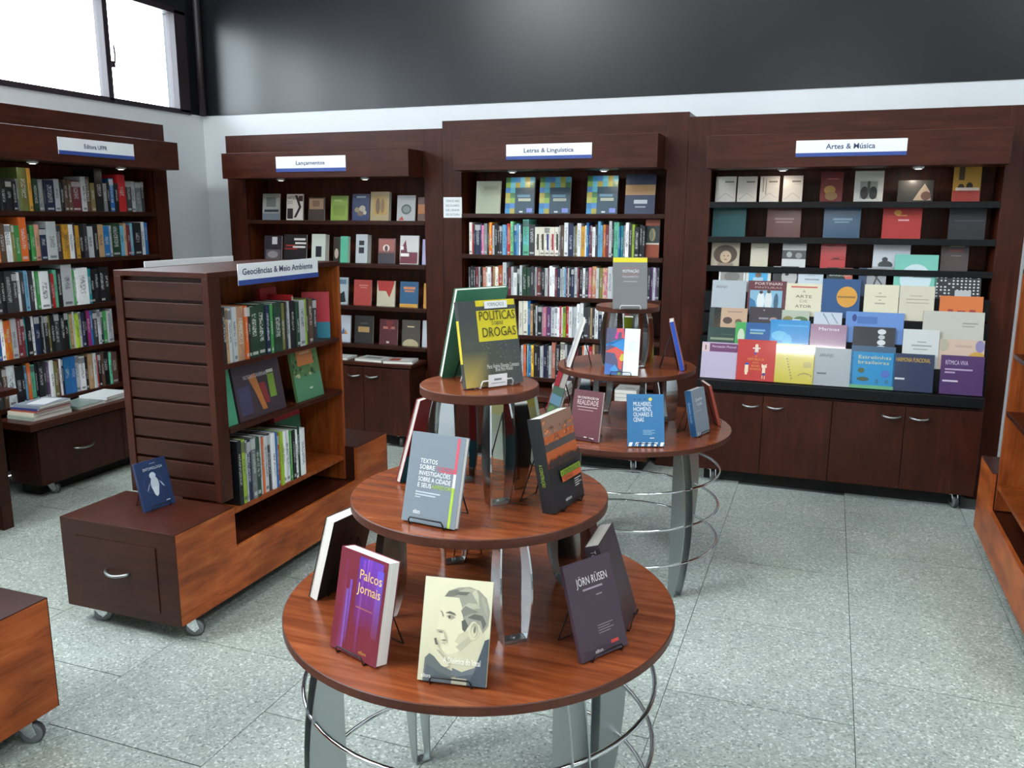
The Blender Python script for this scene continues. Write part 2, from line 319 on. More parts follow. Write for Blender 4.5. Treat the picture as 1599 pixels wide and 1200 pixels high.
# ---------------------------------------------------------------- wall bookcases
def sign(parent, x0, z0, x1, z1, y, s, tw_, tsize=.036, tx=.5):
    h = z1 - z0; b = MB(); b.box(x0, y - .004, z0, x1, y, z1); p = b.build('sign_plate', M['white'], parent, bevel=.001)
    b = MB(); b.box(x0, y - .0052, z0, x1, y - .0042, z0 + h * .23); b.build('sign_stripe', M['blue'], p)
    text('lettering', s, M['ink'], p, (x0 + (x1 - x0) * tx, y - .0046, z0 + h * .45), tsize, tw_, 'CENTER', bold=.0007)
def bookcase(name, label, loc, rz, W, ztop, op, shelves, canopy, base, drawers=False, counter=None, nd=4, shelf_mat=None, sg=None, lip=0, spot=.3):
    """front frame at local y = 0, shelves run back to y = .29, base cabinet and canopy stand out towards -y"""
    t = empty(name, loc, rz); tag(t, label, 'bookcase', 'wall bookcases')
    o0, o1 = op; c0, c1, cz0, cz1 = canopy; b0, b1, bz0, bz1 = base; D = .285
    for a, c in ((-W / 2, o0), (o1, W / 2)): boxo('front_post', M['wood'], t, a, 0, .0, c, .03, ztop)
    boxo('header', M['wood_h'], t, o0, 0, cz0 - .0, o1, .03, ztop)
    for a in (-W / 2, W / 2 - .018): boxo('outer_side', M['wood'], t, a, .03, 0, a + .018, D, ztop)
    for a in (o0 - .02, o1): boxo('inner_side', M['wood_in_shaded'], t, a, .03, .08, a + .02, D - .012, ztop - .06)
    boxo('back_panel', M['wood_in_shaded'], t, o0 - .02, D - .012, .05, o1 + .02, D, ztop - .06)
    boxo('top_board', M['wood_in_shaded'], t, -W / 2 + .018, .03, ztop - .05, W / 2 - .018, D, ztop - .02)
    boxo('inner_ceiling', M['wood_in_shaded'], t, o0, .03, cz0 + .01, o1, D - .012, cz0 + .03)
    for z in shelves:
        s = boxo('shelf', shelf_mat or M['wood_dark'], t, o0 + .001, -.004, z - .028, o1 - .001, D - .013, z)
        if lip: boxo('shelf_lip', shelf_mat, t, o0 + .001, -.012, z - .03, o1 - .001, -.0042, z + lip)
    # canopy box, open below at the back
    boxo('canopy', M['wood_h'], t, c0, -.22, cz0, c1, -.0005, cz1, .003)
    for f in (.27, .73):
        x = c0 + (c1 - c0) * f; q = MB(); q.lathe([(.001, -.012), (.02, -.012), (.03, -.006), (.03, 0), (.001, 0)], 16)
        sl = q.build('spotlight', M['white'], t, (x, -.09, cz0 - .0005))
        q = MB(); q.lathe([(.001, -.0135), (.017, -.0135), (.017, -.0125), (.001, -.0125)], 14); q.build('lens', M['lens'], sl)
        l = bpy.data.lights.new('spotlight_beam', 'SPOT'); l.energy = spot; l.spot_size = 2.4; l.spot_blend = .7; l.shadow_soft_size = .02; l.color = (1, .86, .7)
        lo = bpy.data.objects.new('spotlight_beam', l); C.objects.link(lo); lo.parent = t; lo.location = (x, -.09, cz0 - .018); lo.rotation_euler = (.55, 0, 0)
    if sg: sign(t, *sg)
    # base cabinet
    bd = -.225
    bx = MB(); bx.box(b0, bd, bz0, b1, -.0006, bz1 - .001); body = bx.build('base_cabinet', M['wood_dark'], t, bevel=.003)
    boxo('plinth', M['black_void'], t, b0 + .05, -.16, 0.002, b1 - .05, -.03, bz0 - .001, 0)
    if counter:
        k0, k1, kz0, kz1, ky = counter; boxo('counter_top', shelf_mat or M['wood_h'], t, k0, ky, kz0, k1, -.0048, kz1, .004)
    w_ = (b1 - b0) / nd
    for i in range(nd):
        x0 = b0 + i * w_ + .0015; x1 = b0 + (i + 1) * w_ - .0015
        d = boxo('drawer' if drawers else 'door', M['wood'], t, x0, bd - .018, bz0, x1, bd - .0005, bz1 - .012, .002)
        if drawers: handle(d, (x0 + x1) / 2, bd - .018, (bz0 + bz1) / 2 - .0, .15)
        else: handle(d, (x1 - .068) if i % 2 == 0 else (x0 + .07), bd - .018, bz1 - .07, .1)
    for x in (b0 + .1, b1 - .1): caster(t, x, bd + .04, bz0 - .001, -1.2)
    return t
YF = 5.29
LAN = bookcase('bookcase', 'dark wood wall bookcase under the Lançamentos sign', (-3.36, YF, 0), 0, 1.765, 2.168, (-.726, .744), (1.56, 1.258, .955, .677), (-.75, .74, 1.85, 2.026), (-.73, .73, .085, .57),
    counter=(-.745, .745, .57, .595, -.25), sg=(-.287, 1.89, .27, 1.993, -.2202, 'Lançamentos', .23, .036, .5))
LET = bookcase('bookcase', 'dark wood wall bookcase under the Letras and Linguística sign', (-1.661, YF, 0), 0, 1.633, 2.215, (-.679, .691), (1.612, 1.342, 1.076, .81, .527), (-.637, .676, 1.882, 2.078), (-.68, .68, .085, .42),
    drawers=True, nd=2, counter=(-.7, .7, .42, .46, -.27), sg=(-.274, 1.941, .278, 2.033, -.2202, 'Letras & Linguística', .32, .036, .5), spot=1.6)
ART = bookcase('bookcase', 'dark wood bookcase with black tilted display under the Artes and Música sign', (.068, YF, 0), 0, 1.824, 2.185, (-.768, .782), (1.68, 1.475, 1.3), (-.768, .768, 1.87, 2.053), (-.753, .777, .085, .575),
    counter=(-.758, .772, .585, .644, -.262), shelf_mat=M['black'], lip=.006, sg=(-.284, 1.925, .278, 2.012, -.2202, 'Artes & Música', .25, .04, .5), spot=2.2)
for i, z in enumerate((.775, .893, 1.025, 1.153)):
    y = -.18 + .05 * i - .014; boxo('display_step', M['black'], ART, -.766, y, z - (.12 if i else .13), .78, .27, z - .001, .001)
EDI = bookcase('bookcase', 'dark wood wall bookcase under the Editora UFPR sign below the window', (-4.34, 3.96, 0), PI / 2, 1.63, 2.2, (-.695, .695), (1.615, 1.33, 1.044, .78, .505), (-.7, .693, 1.889, 2.066), (-.61, .61, .075, .41),
    drawers=True, nd=2, counter=(-.686, .686, .415, .458, -.29), sg=(-.26, 1.932, .3, 2.026, -.2202, 'Editora UFPR', .17, .034, .47))
nt_ = empty('paper_notice', (-2.405, YF - .0005, 1.652)); tag(nt_, 'small white paper notice taped to the post beside the Letras shelves', 'notice')
boxo('sheet', M['paper'], nt_, -.068, -.002, -.068, .068, -.0006, .068, 0)
for i, s in enumerate(('TEMOS NAS', 'ESCOLARES', 'DE LINHA', 'DE ESTOPA')): text('lettering', s, M['ink'], nt_, (0, -.0024, .036 - .03 * i), .02, .1, 'CENTER')

# ---------------------------------------------------------------- kiosks on casters
def kiosk(loc, rz, label, sg=True):
    """x across (0 = right face), y along, from the near end"""
    t = empty('display_kiosk', loc, rz); tag(t, label, 'kiosk', 'low book kiosks on casters')
    W_, L_, zb, zt, zl = .558, 1.588, .085, .45, .277; A, B_ = .334, 1.279
    for y0, y1, near in ((0, A, 1), (B_, L_, 0)):
        e = boxo('end_box', M['wood_dark'], t, -W_ + .018, y0 + .0025 * near, zb, -.018, y1 - .0025 * (1 - near), zt - .004, .001)
        boxo('box_top', M['wood'], e, -W_, y0, zt - .0035, 0, y1, zt, .001)
        yb = y0 if near else y1 - .002
        boxo('end_board', M['wood_dark'], e, -W_, yb, zb, 0, yb + .002, zt - .0037, 0)
        yy = y0 if near else y1; s = -1 if near else 1
        d = MB(); d.box(-W_ + .075, min(yy, yy + s * .004), zb + .04, -.095, max(yy, yy + s * .004), zt - .065); dr = d.build('drawer', M['wood_dark'], e, bevel=.001)
        if near: handle(dr, -W_ / 2 - .005, yy - .004, .265, .115)
    b = MB(); b.box(-W_ + .0185, A + .0005, zb, -.0185, B_ - .0005, zl - .006); b.build('bed', M['wood'], t)
    q_ = zt - .0037; prof = [(.0022, zb), (L_ - .0022, zb), (L_ - .0022, q_), (B_, q_), (B_, zl), (A, zl), (A, q_), (.0022, q_)]
    for x in (-W_, -.0178):
        b = MB(); b.prism(prof, x, x + .0178, 'x'); b.build('side_panel', M['panel'], t, bevel=.0015)
    X0, X1, Y0, Y1, ZT = -.535, -.069, .346, 1.288, 1.379
    tw = boxo('tower_top', M['wood'], t, X0, Y0, ZT - .022, X1, Y1, ZT, .002)
    for y0, near in ((Y0, 1), (Y1 - .02, 0)):
        e = MB(); zz = zt + .0005 if near else zl
        if near:
            e.box(X0, y0, zt, X0 + .035, y0 + .07, ZT - .0225); e.box(X1 - .03, y0, zt, X1, y0 + .07, ZT - .0225); e.box(X0 + .0355, y0 + .03, zt, X1 - .0305, y0 + .07, ZT - .0225)
        else: e.box(X0, y0, zl, X1, y0 + .02, ZT - .0225)
        p = e.build('end_panel', M['wood'] if near else M['wood_in_lit'], t, bevel=.0015)
        if near:
            n = 11; h = (ZT - .03 - zt) / n
            for i in range(n): boxo('slat', M['wood_dark'], p, X0 + .036, y0 + .006, zt + h * i + .001, X1 - .031, y0 + .0295, zt + h * (i + 1) - .011, .002)
    boxo('centre_panel', M['wood_in_lit'], t, -.335, Y0 + .0705, zl, -.32, Y1 - .0205, ZT - .0225, 0)
    for z, ov in ((1.008, 0), (.745, .006), (.40, 0)):
        for x0, x1 in ((-.3195, X1 - .001 + ov), (X0 + .001, -.3355)):
            boxo('shelf', M['wood_in_lit'] if z < .5 else M['wood'], t, x0, Y0 + .071, z - .02, x1, Y1 - .021, z, .0015)
    if sg:
        s = empty('section_sign', (X0 - .003, .806, 1.317), -PI / 2); s.parent = t
        b = MB(); b.box(-.286, -.004, 0, .286, 0, .087); b.build('sign_plate', M['white'], s, bevel=.001)
        s = empty('section_sign', (X1 + .003, .806, 1.317), PI / 2); s.parent = t
        b = MB(); b.box(-.286, -.004, 0, .286, 0, .087); p = b.build('sign_plate', M['white'], s, bevel=.001)
        b = MB(); b.box(-.286, -.0052, 0, .286, -.0042, .021); b.build('sign_stripe', M['blue'], s)
        text('lettering', 'Geociências & Meio Ambiente', M['ink'], s, (-.01, -.0046, .042), .036, .5, 'CENTER', bold=.0007)
    for x, y in ((-.05, .09), (-W_ + .08, .06), (-.05, L_ - .09), (-W_ + .08, L_ - .09)): caster(t, x, y, zb - .0005, .5)
    return t
kiosk((-2.163, 2.283, 0), 0, 'dark wood book kiosk with slatted end under the Geociências sign')
K2 = kiosk((.774 + .558, 4.545 - 1.588, 0), 0, 'reddish book kiosk by the Artes bookcase, cut by the frame', False)
K3 = kiosk((-2.163, 1.742 - 1.588, 0), 0, 'orange sided kiosk end cut off by the frame beside the drawer kiosk', False)
# small dark table at the left edge
t = empty('side_table', (-4.17, 2.635, 0)); tag(t, 'dark wooden side table with square legs beside the window bookcase', 'table')
boxo('tabletop', M['wood'], t, -.36, -.4, .7, .36, .4, .73); boxo('apron', M['wood_dark'], t, -.3, -.34, .135, .3, .34, .699)
for x in (-.27, .27):
    for y in (-.31, .31): boxo('leg', M['wood'], t, x - .03, y - .03, 0, x + .03, y + .03, .134)

# ---------------------------------------------------------------- round three tier tables
def blade_leg(name, parent, z0, z1, r_in, r_top, r_mid, r_bot, gap, flare, az, foot, m):
    """two bowed steel blades standing radially, joined by a foot plate"""
    n = 14; t = 0.004
    def outer(s): return (1 - s) ** 2 * r_bot + 2 * s * (1 - s) * (2 * r_mid - .5 * r_bot - .5 * r_top) + s * s * r_top
    def inner(s): return r_in + (r_bot - foot - r_in) * max(0, 1 - s / .45) ** 1.6
    b = MB(); b.box(r_bot - foot, -gap / 2 + t, z0 + .0005, r_bot - .004, gap / 2 - t, z0 + .007)
    b.lathe([(.001, z0 + .0105), (.005, z0 + .0105), (.005, z0 + .007)], 8); bb = len(b.v) - 24
    for i in range(bb, len(b.v)): x, y, z = b.v[i]; b.v[i] = (x + r_bot - foot * .5, y, z)
    f = b.build(name, M['satin'], parent, (0, 0, 0), (0, 0, az))
    for sgn in (-1, 1):
        q = MB(); V = []; F = []
        for i in range(n + 1):
            s = i / n; z = z0 + .0008 + (z1 - z0 - .0016) * s; off = gap / 2 + flare * math.sin(PI * s)
            for r in (inner(s), outer(s)):
                for d in (0, t): V.append((r, sgn * (off - d), z))
        for i in range(n):
            a = i * 4; c = a + 4
            F += [(a, a + 2, c + 2, c), (a + 1, c + 1, c + 3, a + 3), (a, c, c + 1, a + 1), (a + 2, a + 3, c + 3, c + 2)]
        F += [(0, 1, 3, 2), (n * 4, n * 4 + 2, n * 4 + 3, n * 4 + 1)]
        q.add(V, F); q.build('blade', m, f)
    return f
Z3, Z2, Z1 = .68, .951, 1.216; TH = .022
def round_table(loc, rz, label, dz=0):
    t = empty('tiered_table', loc, 0); tag(t, label, 'table', 'round three tier display tables')
    for r, z in ((.471, Z3), (.305, Z2), (.139, Z1)):
        b = MB(); b.lathe([(.0005, z - TH), (r - .002, z - TH), (r, z - TH + .002), (r, z - .002), (r - .002, z), (.0005, z)], 96, 0, False, [1, 1, 1, 1, 0])
        o = b.build('tabletop', [M['top'], M['rim']], t)
    for k in range(4):
        az = rz + k * PI / 2
        blade_leg('leg', t, 0, Z3 - TH, .362, .405, .447, .395, .046, 0, az, .035, M['satin'])
        blade_leg('strut', t, Z3, Z2 - TH, .19, .228, .25, .245, .058, .009, az - .175, .03, M['steel'])
        blade_leg('strut', t, Z2, Z1 - TH, .078, .105, .122, .108, .05, .008, az - .05, .028, M['steel'])
    for z in (.49, .33, .17):
        b = MB(); b.tube([(.43 * math.cos(2 * PI * i / 72), .43 * math.sin(2 * PI * i / 72), z) for i in range(72)], .0058, 8, closed=True)
        b.build('ring_rail', M['chrome'], t)
    return t
T1, T2 = (-.742, 1.773), (-.813, 3.633)
round_table((*T1, 0), math.radians(-39), 'round three tier cherry table with steel legs, standing in front')
round_table((*T2, 0), math.radians(-39), 'round three tier table standing behind, near the Letras bookcase')

# ---------------------------------------------------------------- books
SPINES={"ed1":[[3.482,0.0258,0.168,"K"],[3.5132,0.0351,0.166,"K"],[3.5508,0.0386,0.166,"K"],[3.5843,0.0268,0.164,"K"],[3.6074,0.0178,0.18,"G"],[3.6482,0.0621,0.243,"o"],[3.6925,0.0248,0.242,"y"],[3.7231,0.0348,0.185,"F"],[3.7606,0.0386,0.181,"G"],[3.7836,0.0058,0.172,"K"],[3.8204,0.0663,0.178,"N"],[3.8728,0.0368,0.188,"L"],[3.9037,0.0234,0.171,"K"],[3.9298,0.0271,0.187,"n"],[3.9579,0.0274,0.19,"n"],[4.0079,0.071,0.183,"r"],[4.0621,0.0358,0.21,"L"],[4.1008,0.04,0.212,"n"],[4.1382,0.033,0.175,"o"],[4.1857,0.0603,0.262,"K"],[4.2318,0.0303,0.176,"G"],[4.259,0.0227,0.184,"K"],[4.2886,0.0348,0.208,"B"],[4.3224,0.0312,0.18,"K"],[4.371,0.0643,0.235,"R"],[4.4264,0.0448,0.2,"D"],[4.4681,0.037,0.197,"L"],[4.5104,0.0461,0.194,"G"],[4.5468,0.0251,0.2,"D"]],"ed2":[[3.4423,0.0177,0.15,"O"],[3.4708,0.0378,0.215,"n"],[3.5132,0.0454,0.21,"W"],[3.5444,0.0152,0.209,"o"],[3.5685,0.0315,0.204,"g"],[3.6094,0.0485,0.251,"O"],[3.6457,0.0225,0.209,"F"],[3.6708,0.0261,0.204,"g"],[3.7012,0.0332,0.208,"t"],[3.7406,0.0441,0.185,"N"],[3.7965,0.0661,0.225,"L"],[3.8515,0.0423,0.202,"D"],[3.895,0.043,0.207,"y"],[3.9336,0.0325,0.206,"W"],[3.9595,0.0179,0.214,"D"],[3.9821,0.0256,0.2,"y"],[4.0124,0.0335,0.199,"K"],[4.0449,0.03,0.21,"D"],[4.0837,0.046,0.193,"L"],[4.1229,0.0308,0.208,"K"],[4.1628,0.0473,0.204,"t"],[4.2113,0.0481,0.193,"B"],[4.244,0.0157,0.197,"L"],[4.29,0.0746,0.21,"F"],[4.3447,0.0333,0.196,"b"],[4.3725,0.0207,0.211,"t"],[4.3963,0.0252,0.2,"r"],[4.4224,0.0254,0.211,"b"],[4.4689,0.0658,0.214,"K"],[4.5225,0.0399,0.218,"W"],[4.5543,0.022,0.214,"B"]],"ed3":[[3.4151,0.0313,0.228,"D"],[3.445,0.027,0.237,"K"],[3.4813,0.0439,0.236,"D"],[3.5191,0.0302,0.224,"D"],[3.5455,0.0209,0.226,"W"],[3.5672,0.0211,0.225,"D"],[3.5892,0.0212,0.233,"b"],[3.6051,0.0091,0.222,"W"],[3.6225,0.024,0.229,"D"],[3.6474,0.0242,0.225,"W"],[3.67,0.0194,0.223,"g"],[3.7147,0.0685,0.221,"W"],[3.7533,0.007,0.224,"F"],[3.769,0.0228,0.204,"R"],[3.794,0.0256,0.225,"m"],[3.8232,0.0312,0.23,"K"],[3.8773,0.0754,0.26,"L"],[3.9238,0.0158,0.217,"g"],[3.939,0.0131,0.216,"W"],[3.9885,0.0842,0.227,"W"],[4.0439,0.0252,0.218,"T"],[4.0715,0.0284,0.213,"K"],[4.1038,0.0346,0.213,"K"],[4.1424,0.041,0.223,"K"],[4.1845,0.0416,0.221,"K"]],"ed4":[[3.3818,0.0323,0.237,"B"],[3.4091,0.0207,0.237,"W"],[3.4404,0.0403,0.223,"O"],[3.4806,0.0385,0.236,"L"],[3.5127,0.0241,0.232,"r"],[3.5364,0.0218,0.227,"r"],[3.5553,0.0144,0.236,"T"],[3.5795,0.0323,0.224,"K"],[3.6076,0.0224,0.229,"W"],[3.6375,0.0357,0.229,"N"],[3.661,0.0097,0.22,"K"],[3.6741,0.015,0.225,"L"],[3.6967,0.0285,0.227,"K"],[3.7194,0.0153,0.224,"o"],[3.741,0.0263,0.22,"K"],[3.7737,0.0375,0.23,"D"],[3.8095,0.0325,0.213,"K"],[3.8388,0.0244,0.229,"K"],[3.8584,0.0133,0.216,"m"],[3.8769,0.0219,0.214,"t"],[3.8954,0.0135,0.227,"L"],[3.9155,0.0251,0.214,"M"],[3.9401,0.0224,0.22,"L"],[3.9634,0.0226,0.216,"N"],[3.984,0.0169,0.226,"K"],[4.0077,0.0289,0.224,"x"],[4.0331,0.0202,0.221,"B"],[4.0602,0.0325,0.207,"D"],[4.0861,0.0175,0.22,"L"],[4.1076,0.0238,0.21,"N"],[4.1354,0.0303,0.206,"g"],[4.1682,0.0338,0.205,"L"],[4.1934,0.015,0.215,"L"]],"ed5":[[3.3466,0.019,0.238,"D"],[3.3652,0.0166,0.234,"D"],[3.3877,0.0268,0.23,"n"],[3.4283,0.0528,0.24,"L"],[3.4746,0.0382,0.227,"K"],[3.5032,0.0176,0.226,"K"],[3.523,0.0204,0.224,"b"],[3.5456,0.0232,0.237,"O"],[3.5738,0.0316,0.221,"m"],[3.5981,0.0155,0.235,"K"],[3.6256,0.0377,0.23,"K"],[3.6559,0.0214,0.224,"D"],[3.6769,0.0188,0.218,"p"],[3.7008,0.0275,0.228,"W"],[3.7278,0.0249,0.217,"o"],[3.7493,0.0165,0.223,"r"],[3.7666,0.0166,0.226,"W"],[3.784,0.0167,0.226,"N"],[3.8149,0.0434,0.228,"B"],[3.8549,0.0351,0.228,"B"],[3.891,0.0355,0.226,"L"],[3.9307,0.0422,0.215,"W"],[3.963,0.0209,0.208,"K"],[3.9927,0.0369,0.223,"t"],[4.0243,0.0246,0.224,"L"],[4.0417,0.0088,0.206,"R"],[4.0578,0.0217,0.214,"K"],[4.0819,0.0251,0.216,"n"],[4.1178,0.0451,0.218,"K"],[4.1507,0.0191,0.21,"m"],[4.1875,0.0529,0.205,"n"]],"le2":[[-2.2786,0.0198,0.212,"C"],[-2.2637,0.0083,0.199,"R"],[-2.2535,0.0106,0.199,"D"],[-2.2273,0.0401,0.202,"N"],[-2.2012,0.0105,0.205,"p"],[-2.1876,0.015,0.193,"P"],[-2.1684,0.0218,0.206,"G"],[-2.1514,0.0105,0.199,"D"],[-2.1345,0.0217,0.213,"O"],[-2.1155,0.0149,0.194,"L"],[-2.0964,0.0216,0.205,"K"],[-2.0785,0.0126,0.196,"K"],[-2.0618,0.0193,0.193,"D"],[-2.0395,0.0237,0.198,"b"],[-2.0206,0.0125,0.196,"B"],[-2.0029,0.0213,0.206,"R"],[-1.9808,0.0213,0.22,"m"],[-1.9599,0.019,0.201,"B"],[-1.9401,0.019,0.206,"b"],[-1.9258,0.008,0.196,"W"],[-1.9138,0.0145,0.204,"N"],[-1.8843,0.0428,0.233,"m"],[-1.8408,0.0426,0.202,"D"],[-1.8029,0.0316,0.185,"C"],[-1.7696,0.0336,0.185,"C"],[-1.7352,0.0335,0.186,"C"],[-1.7011,0.0333,0.186,"C"],[-1.6691,0.0289,0.186,"C"],[-1.649,0.0098,0.196,"G"],[-1.6331,0.0203,0.198,"n"],[-1.6058,0.0266,0.214,"W"],[-1.5753,0.0328,0.207,"N"],[-1.5522,0.0117,0.191,"G"],[-1.5387,0.0138,0.198,"o"],[-1.5189,0.0242,0.211,"W"],[-1.4929,0.0262,0.192,"y"],[-1.4742,0.0096,0.198,"W"],[-1.4618,0.0137,0.215,"B"],[-1.4484,0.0116,0.195,"p"],[-1.437,0.0095,0.199,"r"],[-1.4216,0.0198,0.188,"W"],[-1.4042,0.0136,0.202,"D"],[-1.3867,0.0197,0.224,"b"],[-1.3694,0.0135,0.2,"b"],[-1.353,0.0175,0.204,"O"],[-1.3327,0.0216,0.201,"r"],[-1.3124,0.0174,0.226,"L"],[-1.2972,0.0113,0.193,"K"],[-1.275,0.0315,0.219,"m"],[-1.2528,0.0113,0.193,"B"],[-1.2377,0.0173,0.198,"T"],[-1.2217,0.0132,0.2,"G"],[-1.2037,0.0212,0.217,"W"],[-1.1837,0.0171,0.203,"D"],[-1.1658,0.0171,0.206,"M"],[-1.142,0.0289,0.191,"K"],[-1.1172,0.019,0.204,"K"],[-1.0985,0.0169,0.197,"K"]],"le3":[[-2.2891,0.0131,0.178,"D"],[-2.2729,0.0177,0.186,"K"],[-2.2544,0.0176,0.179,"K"],[-2.2349,0.0199,0.18,"r"],[-2.2177,0.013,0.181,"L"],[-2.2028,0.0152,0.182,"K"],[-2.1822,0.0243,0.18,"s"],[-2.1651,0.0083,0.186,"C"],[-2.1458,0.0287,0.181,"W"],[-2.1242,0.0128,0.182,"r"],[-2.1106,0.0128,0.188,"t"],[-2.0903,0.0263,0.185,"C"],[-2.061,0.0307,0.195,"R"],[-2.0318,0.0261,0.216,"L"],[-2.0139,0.0081,0.181,"D"],[-1.9982,0.0215,0.183,"r"],[-1.9782,0.017,0.189,"L"],[-1.9559,0.0259,0.15,"W"],[-1.9337,0.0169,0.179,"F"],[-1.916,0.0169,0.199,"L"],[-1.8918,0.0301,0.184,"F"],[-1.8631,0.0256,0.185,"F"],[-1.839,0.0211,0.194,"D"],[-1.8237,0.0079,0.186,"D"],[-1.8128,0.0123,0.19,"L"],[-1.7921,0.0275,0.184,"r"],[-1.7747,0.0057,0.187,"K"],[-1.7605,0.0209,0.182,"K"],[-1.7389,0.0208,0.185,"L"],[-1.7237,0.0078,0.183,"r"],[-1.7087,0.0208,0.199,"W"],[-1.6893,0.0164,0.19,"W"],[-1.6721,0.0164,0.185,"r"],[-1.6528,0.0206,0.184,"N"],[-1.6357,0.012,0.183,"L"],[-1.6219,0.0162,0.194,"L"],[-1.607,0.012,0.187,"b"],[-1.5953,0.0098,0.187,"r"],[-1.5847,0.0098,0.19,"L"],[-1.573,0.0119,0.186,"K"],[-1.5571,0.0182,0.187,"N"],[-1.536,0.0224,0.194,"L"],[-1.5181,0.0118,0.194,"r"],[-1.5013,0.0202,0.2,"K"],[-1.4814,0.018,0.191,"W"],[-1.4605,0.0222,0.19,"D"],[-1.4386,0.02,0.197,"s"],[-1.4137,0.0283,0.203,"s"],[-1.3898,0.0178,0.195,"L"],[-1.3681,0.024,0.195,"o"],[-1.3393,0.0321,0.196,"P"],[-1.3075,0.0299,0.204,"L"],[-1.286,0.0115,0.196,"L"],[-1.1713,0.2164,0.202,"D"],[-1.0547,0.0151,0.204,"D"],[-1.0389,0.015,0.208,"p"],[-1.0231,0.015,0.205,"L"],[-1.0103,0.009,0.203,"p"],[-0.9985,0.013,0.206,"D"]],"le4":[[-1.9153,0.0268,0.228,"C"],[-1.8843,0.0336,0.23,"C"],[-1.8568,0.0198,0.231,"B"],[-1.8374,0.0174,0.21,"t"],[-1.8192,0.0174,0.19,"K"],[-1.8044,0.0106,0.201,"L"],[-1.7828,0.0309,0.199,"K"],[-1.7636,0.006,0.195,"G"],[-1.7467,0.0263,0.192,"P"],[-1.7185,0.0284,0.193,"p"],[-1.7028,0.005,0.2,"G"],[-1.6893,0.0238,0.193,"L"],[-1.667,0.0193,0.196,"W"],[-1.6491,0.0148,0.194,"W"],[-1.6357,0.0103,0.204,"R"],[-1.6246,0.0103,0.197,"C"],[-1.6091,0.0192,0.201,"M"],[-1.5891,0.0191,0.204,"R"],[-1.567,0.0235,0.203,"W"],[-1.5483,0.0124,0.201,"L"],[-1.5329,0.0168,0.203,"L"],[-1.5132,0.0211,0.223,"W"],[-1.4913,0.0211,0.232,"W"],[-1.4629,0.0341,0.204,"D"],[-1.439,0.0122,0.207,"D"],[-1.4259,0.0122,0.201,"t"],[-1.4108,0.0165,0.202,"D"],[-1.3903,0.0229,0.199,"W"],[-1.3665,0.0229,0.2,"N"],[-1.3461,0.0164,0.205,"W"],[-1.329,0.0163,0.196,"W"],[-1.3012,0.0376,0.21,"D"],[-1.2607,0.0417,0.204,"N"],[-1.2226,0.033,0.207,"L"],[-1.1867,0.0371,0.205,"r"],[-1.1489,0.0369,0.21,"D"],[-1.1113,0.0367,0.2,"W"]],"le5":[[-1.9031,0.0154,0.211,"L"],[-1.8846,0.02,0.217,"O"],[-1.8718,0.005,0.209,"D"],[-1.8637,0.0107,0.218,"b"],[-1.8487,0.0176,0.211,"B"],[-1.8303,0.0176,0.216,"y"],[-1.8074,0.0267,0.213,"K"],[-1.7856,0.0152,0.209,"K"],[-1.765,0.0243,0.212,"L"],[-1.7411,0.0219,0.22,"N"],[-1.7218,0.0151,0.214,"D"],[-1.7037,0.0196,0.218,"L"],[-1.6799,0.0263,0.243,"s"],[-1.6507,0.0307,0.226,"K"],[-1.6192,0.0306,0.246,"C"],[-1.5946,0.0171,0.232,"L"],[-1.5746,0.0215,0.226,"D"],[-1.5501,0.0258,0.228,"D"],[-1.5235,0.0258,0.224,"r"],[-1.497,0.0257,0.225,"K"],[-1.4771,0.0124,0.232,"O"],[-1.4552,0.0299,0.237,"W"],[-1.4267,0.0254,0.23,"R"],[-1.4049,0.0166,0.245,"t"],[-1.3831,0.0253,0.245,"n"],[-1.3527,0.0339,0.24,"N"],[-1.3289,0.0122,0.24,"T"]],"ks1":[[2.7188,0.0199,0.228,"K"],[2.7386,0.018,0.223,"t"],[2.7596,0.0224,0.219,"L"],[2.7841,0.0249,0.224,"L"],[2.8209,0.0472,0.222,"t"],[2.8538,0.017,0.223,"O"],[2.8717,0.0171,0.222,"K"],[2.9081,0.0541,0.214,"F"],[2.9614,0.0509,0.219,"F"],[3.0016,0.028,0.211,"N"],[3.0245,0.0162,0.211,"g"],[3.0366,0.0065,0.214,"L"],[3.0701,0.0588,0.217,"F"],[3.1151,0.0297,0.208,"o"],[3.1354,0.0095,0.213,"D"],[3.1535,0.0251,0.213,"L"],[3.1808,0.028,0.213,"K"],[3.1992,0.0071,0.238,"R"],[3.2165,0.0259,0.205,"F"],[3.2515,0.0426,0.209,"L"],[3.2814,0.0157,0.211,"M"],[3.3008,0.0214,0.208,"D"],[3.3288,0.0329,0.211,"n"],[3.3599,0.0277,0.205,"D"]],"ks3":[[2.7584,0.026,0.278,"K"],[2.7853,0.0263,0.277,"M"],[2.8034,0.0083,0.268,"L"],[2.8218,0.0268,0.265,"N"],[2.8496,0.0272,0.274,"G"],[2.8779,0.0276,0.264,"F"],[2.9033,0.0216,0.265,"L"],[2.9209,0.0121,0.253,"O"],[2.9421,0.0286,0.253,"L"],[2.9666,0.019,0.258,"D"],[2.9916,0.0293,0.255,"W"],[3.0117,0.0093,0.255,"B"],[3.0269,0.0196,0.241,"R"],[3.0474,0.0198,0.249,"M"],[3.0716,0.027,0.242,"W"],[3.0996,0.0274,0.241,"W"],[3.1208,0.0134,0.236,"g"],[3.1386,0.0207,0.235,"K"],[3.1602,0.0209,0.23,"W"],[3.1821,0.0211,0.238,"F"],[3.2135,0.04,0.224,"W"]]}
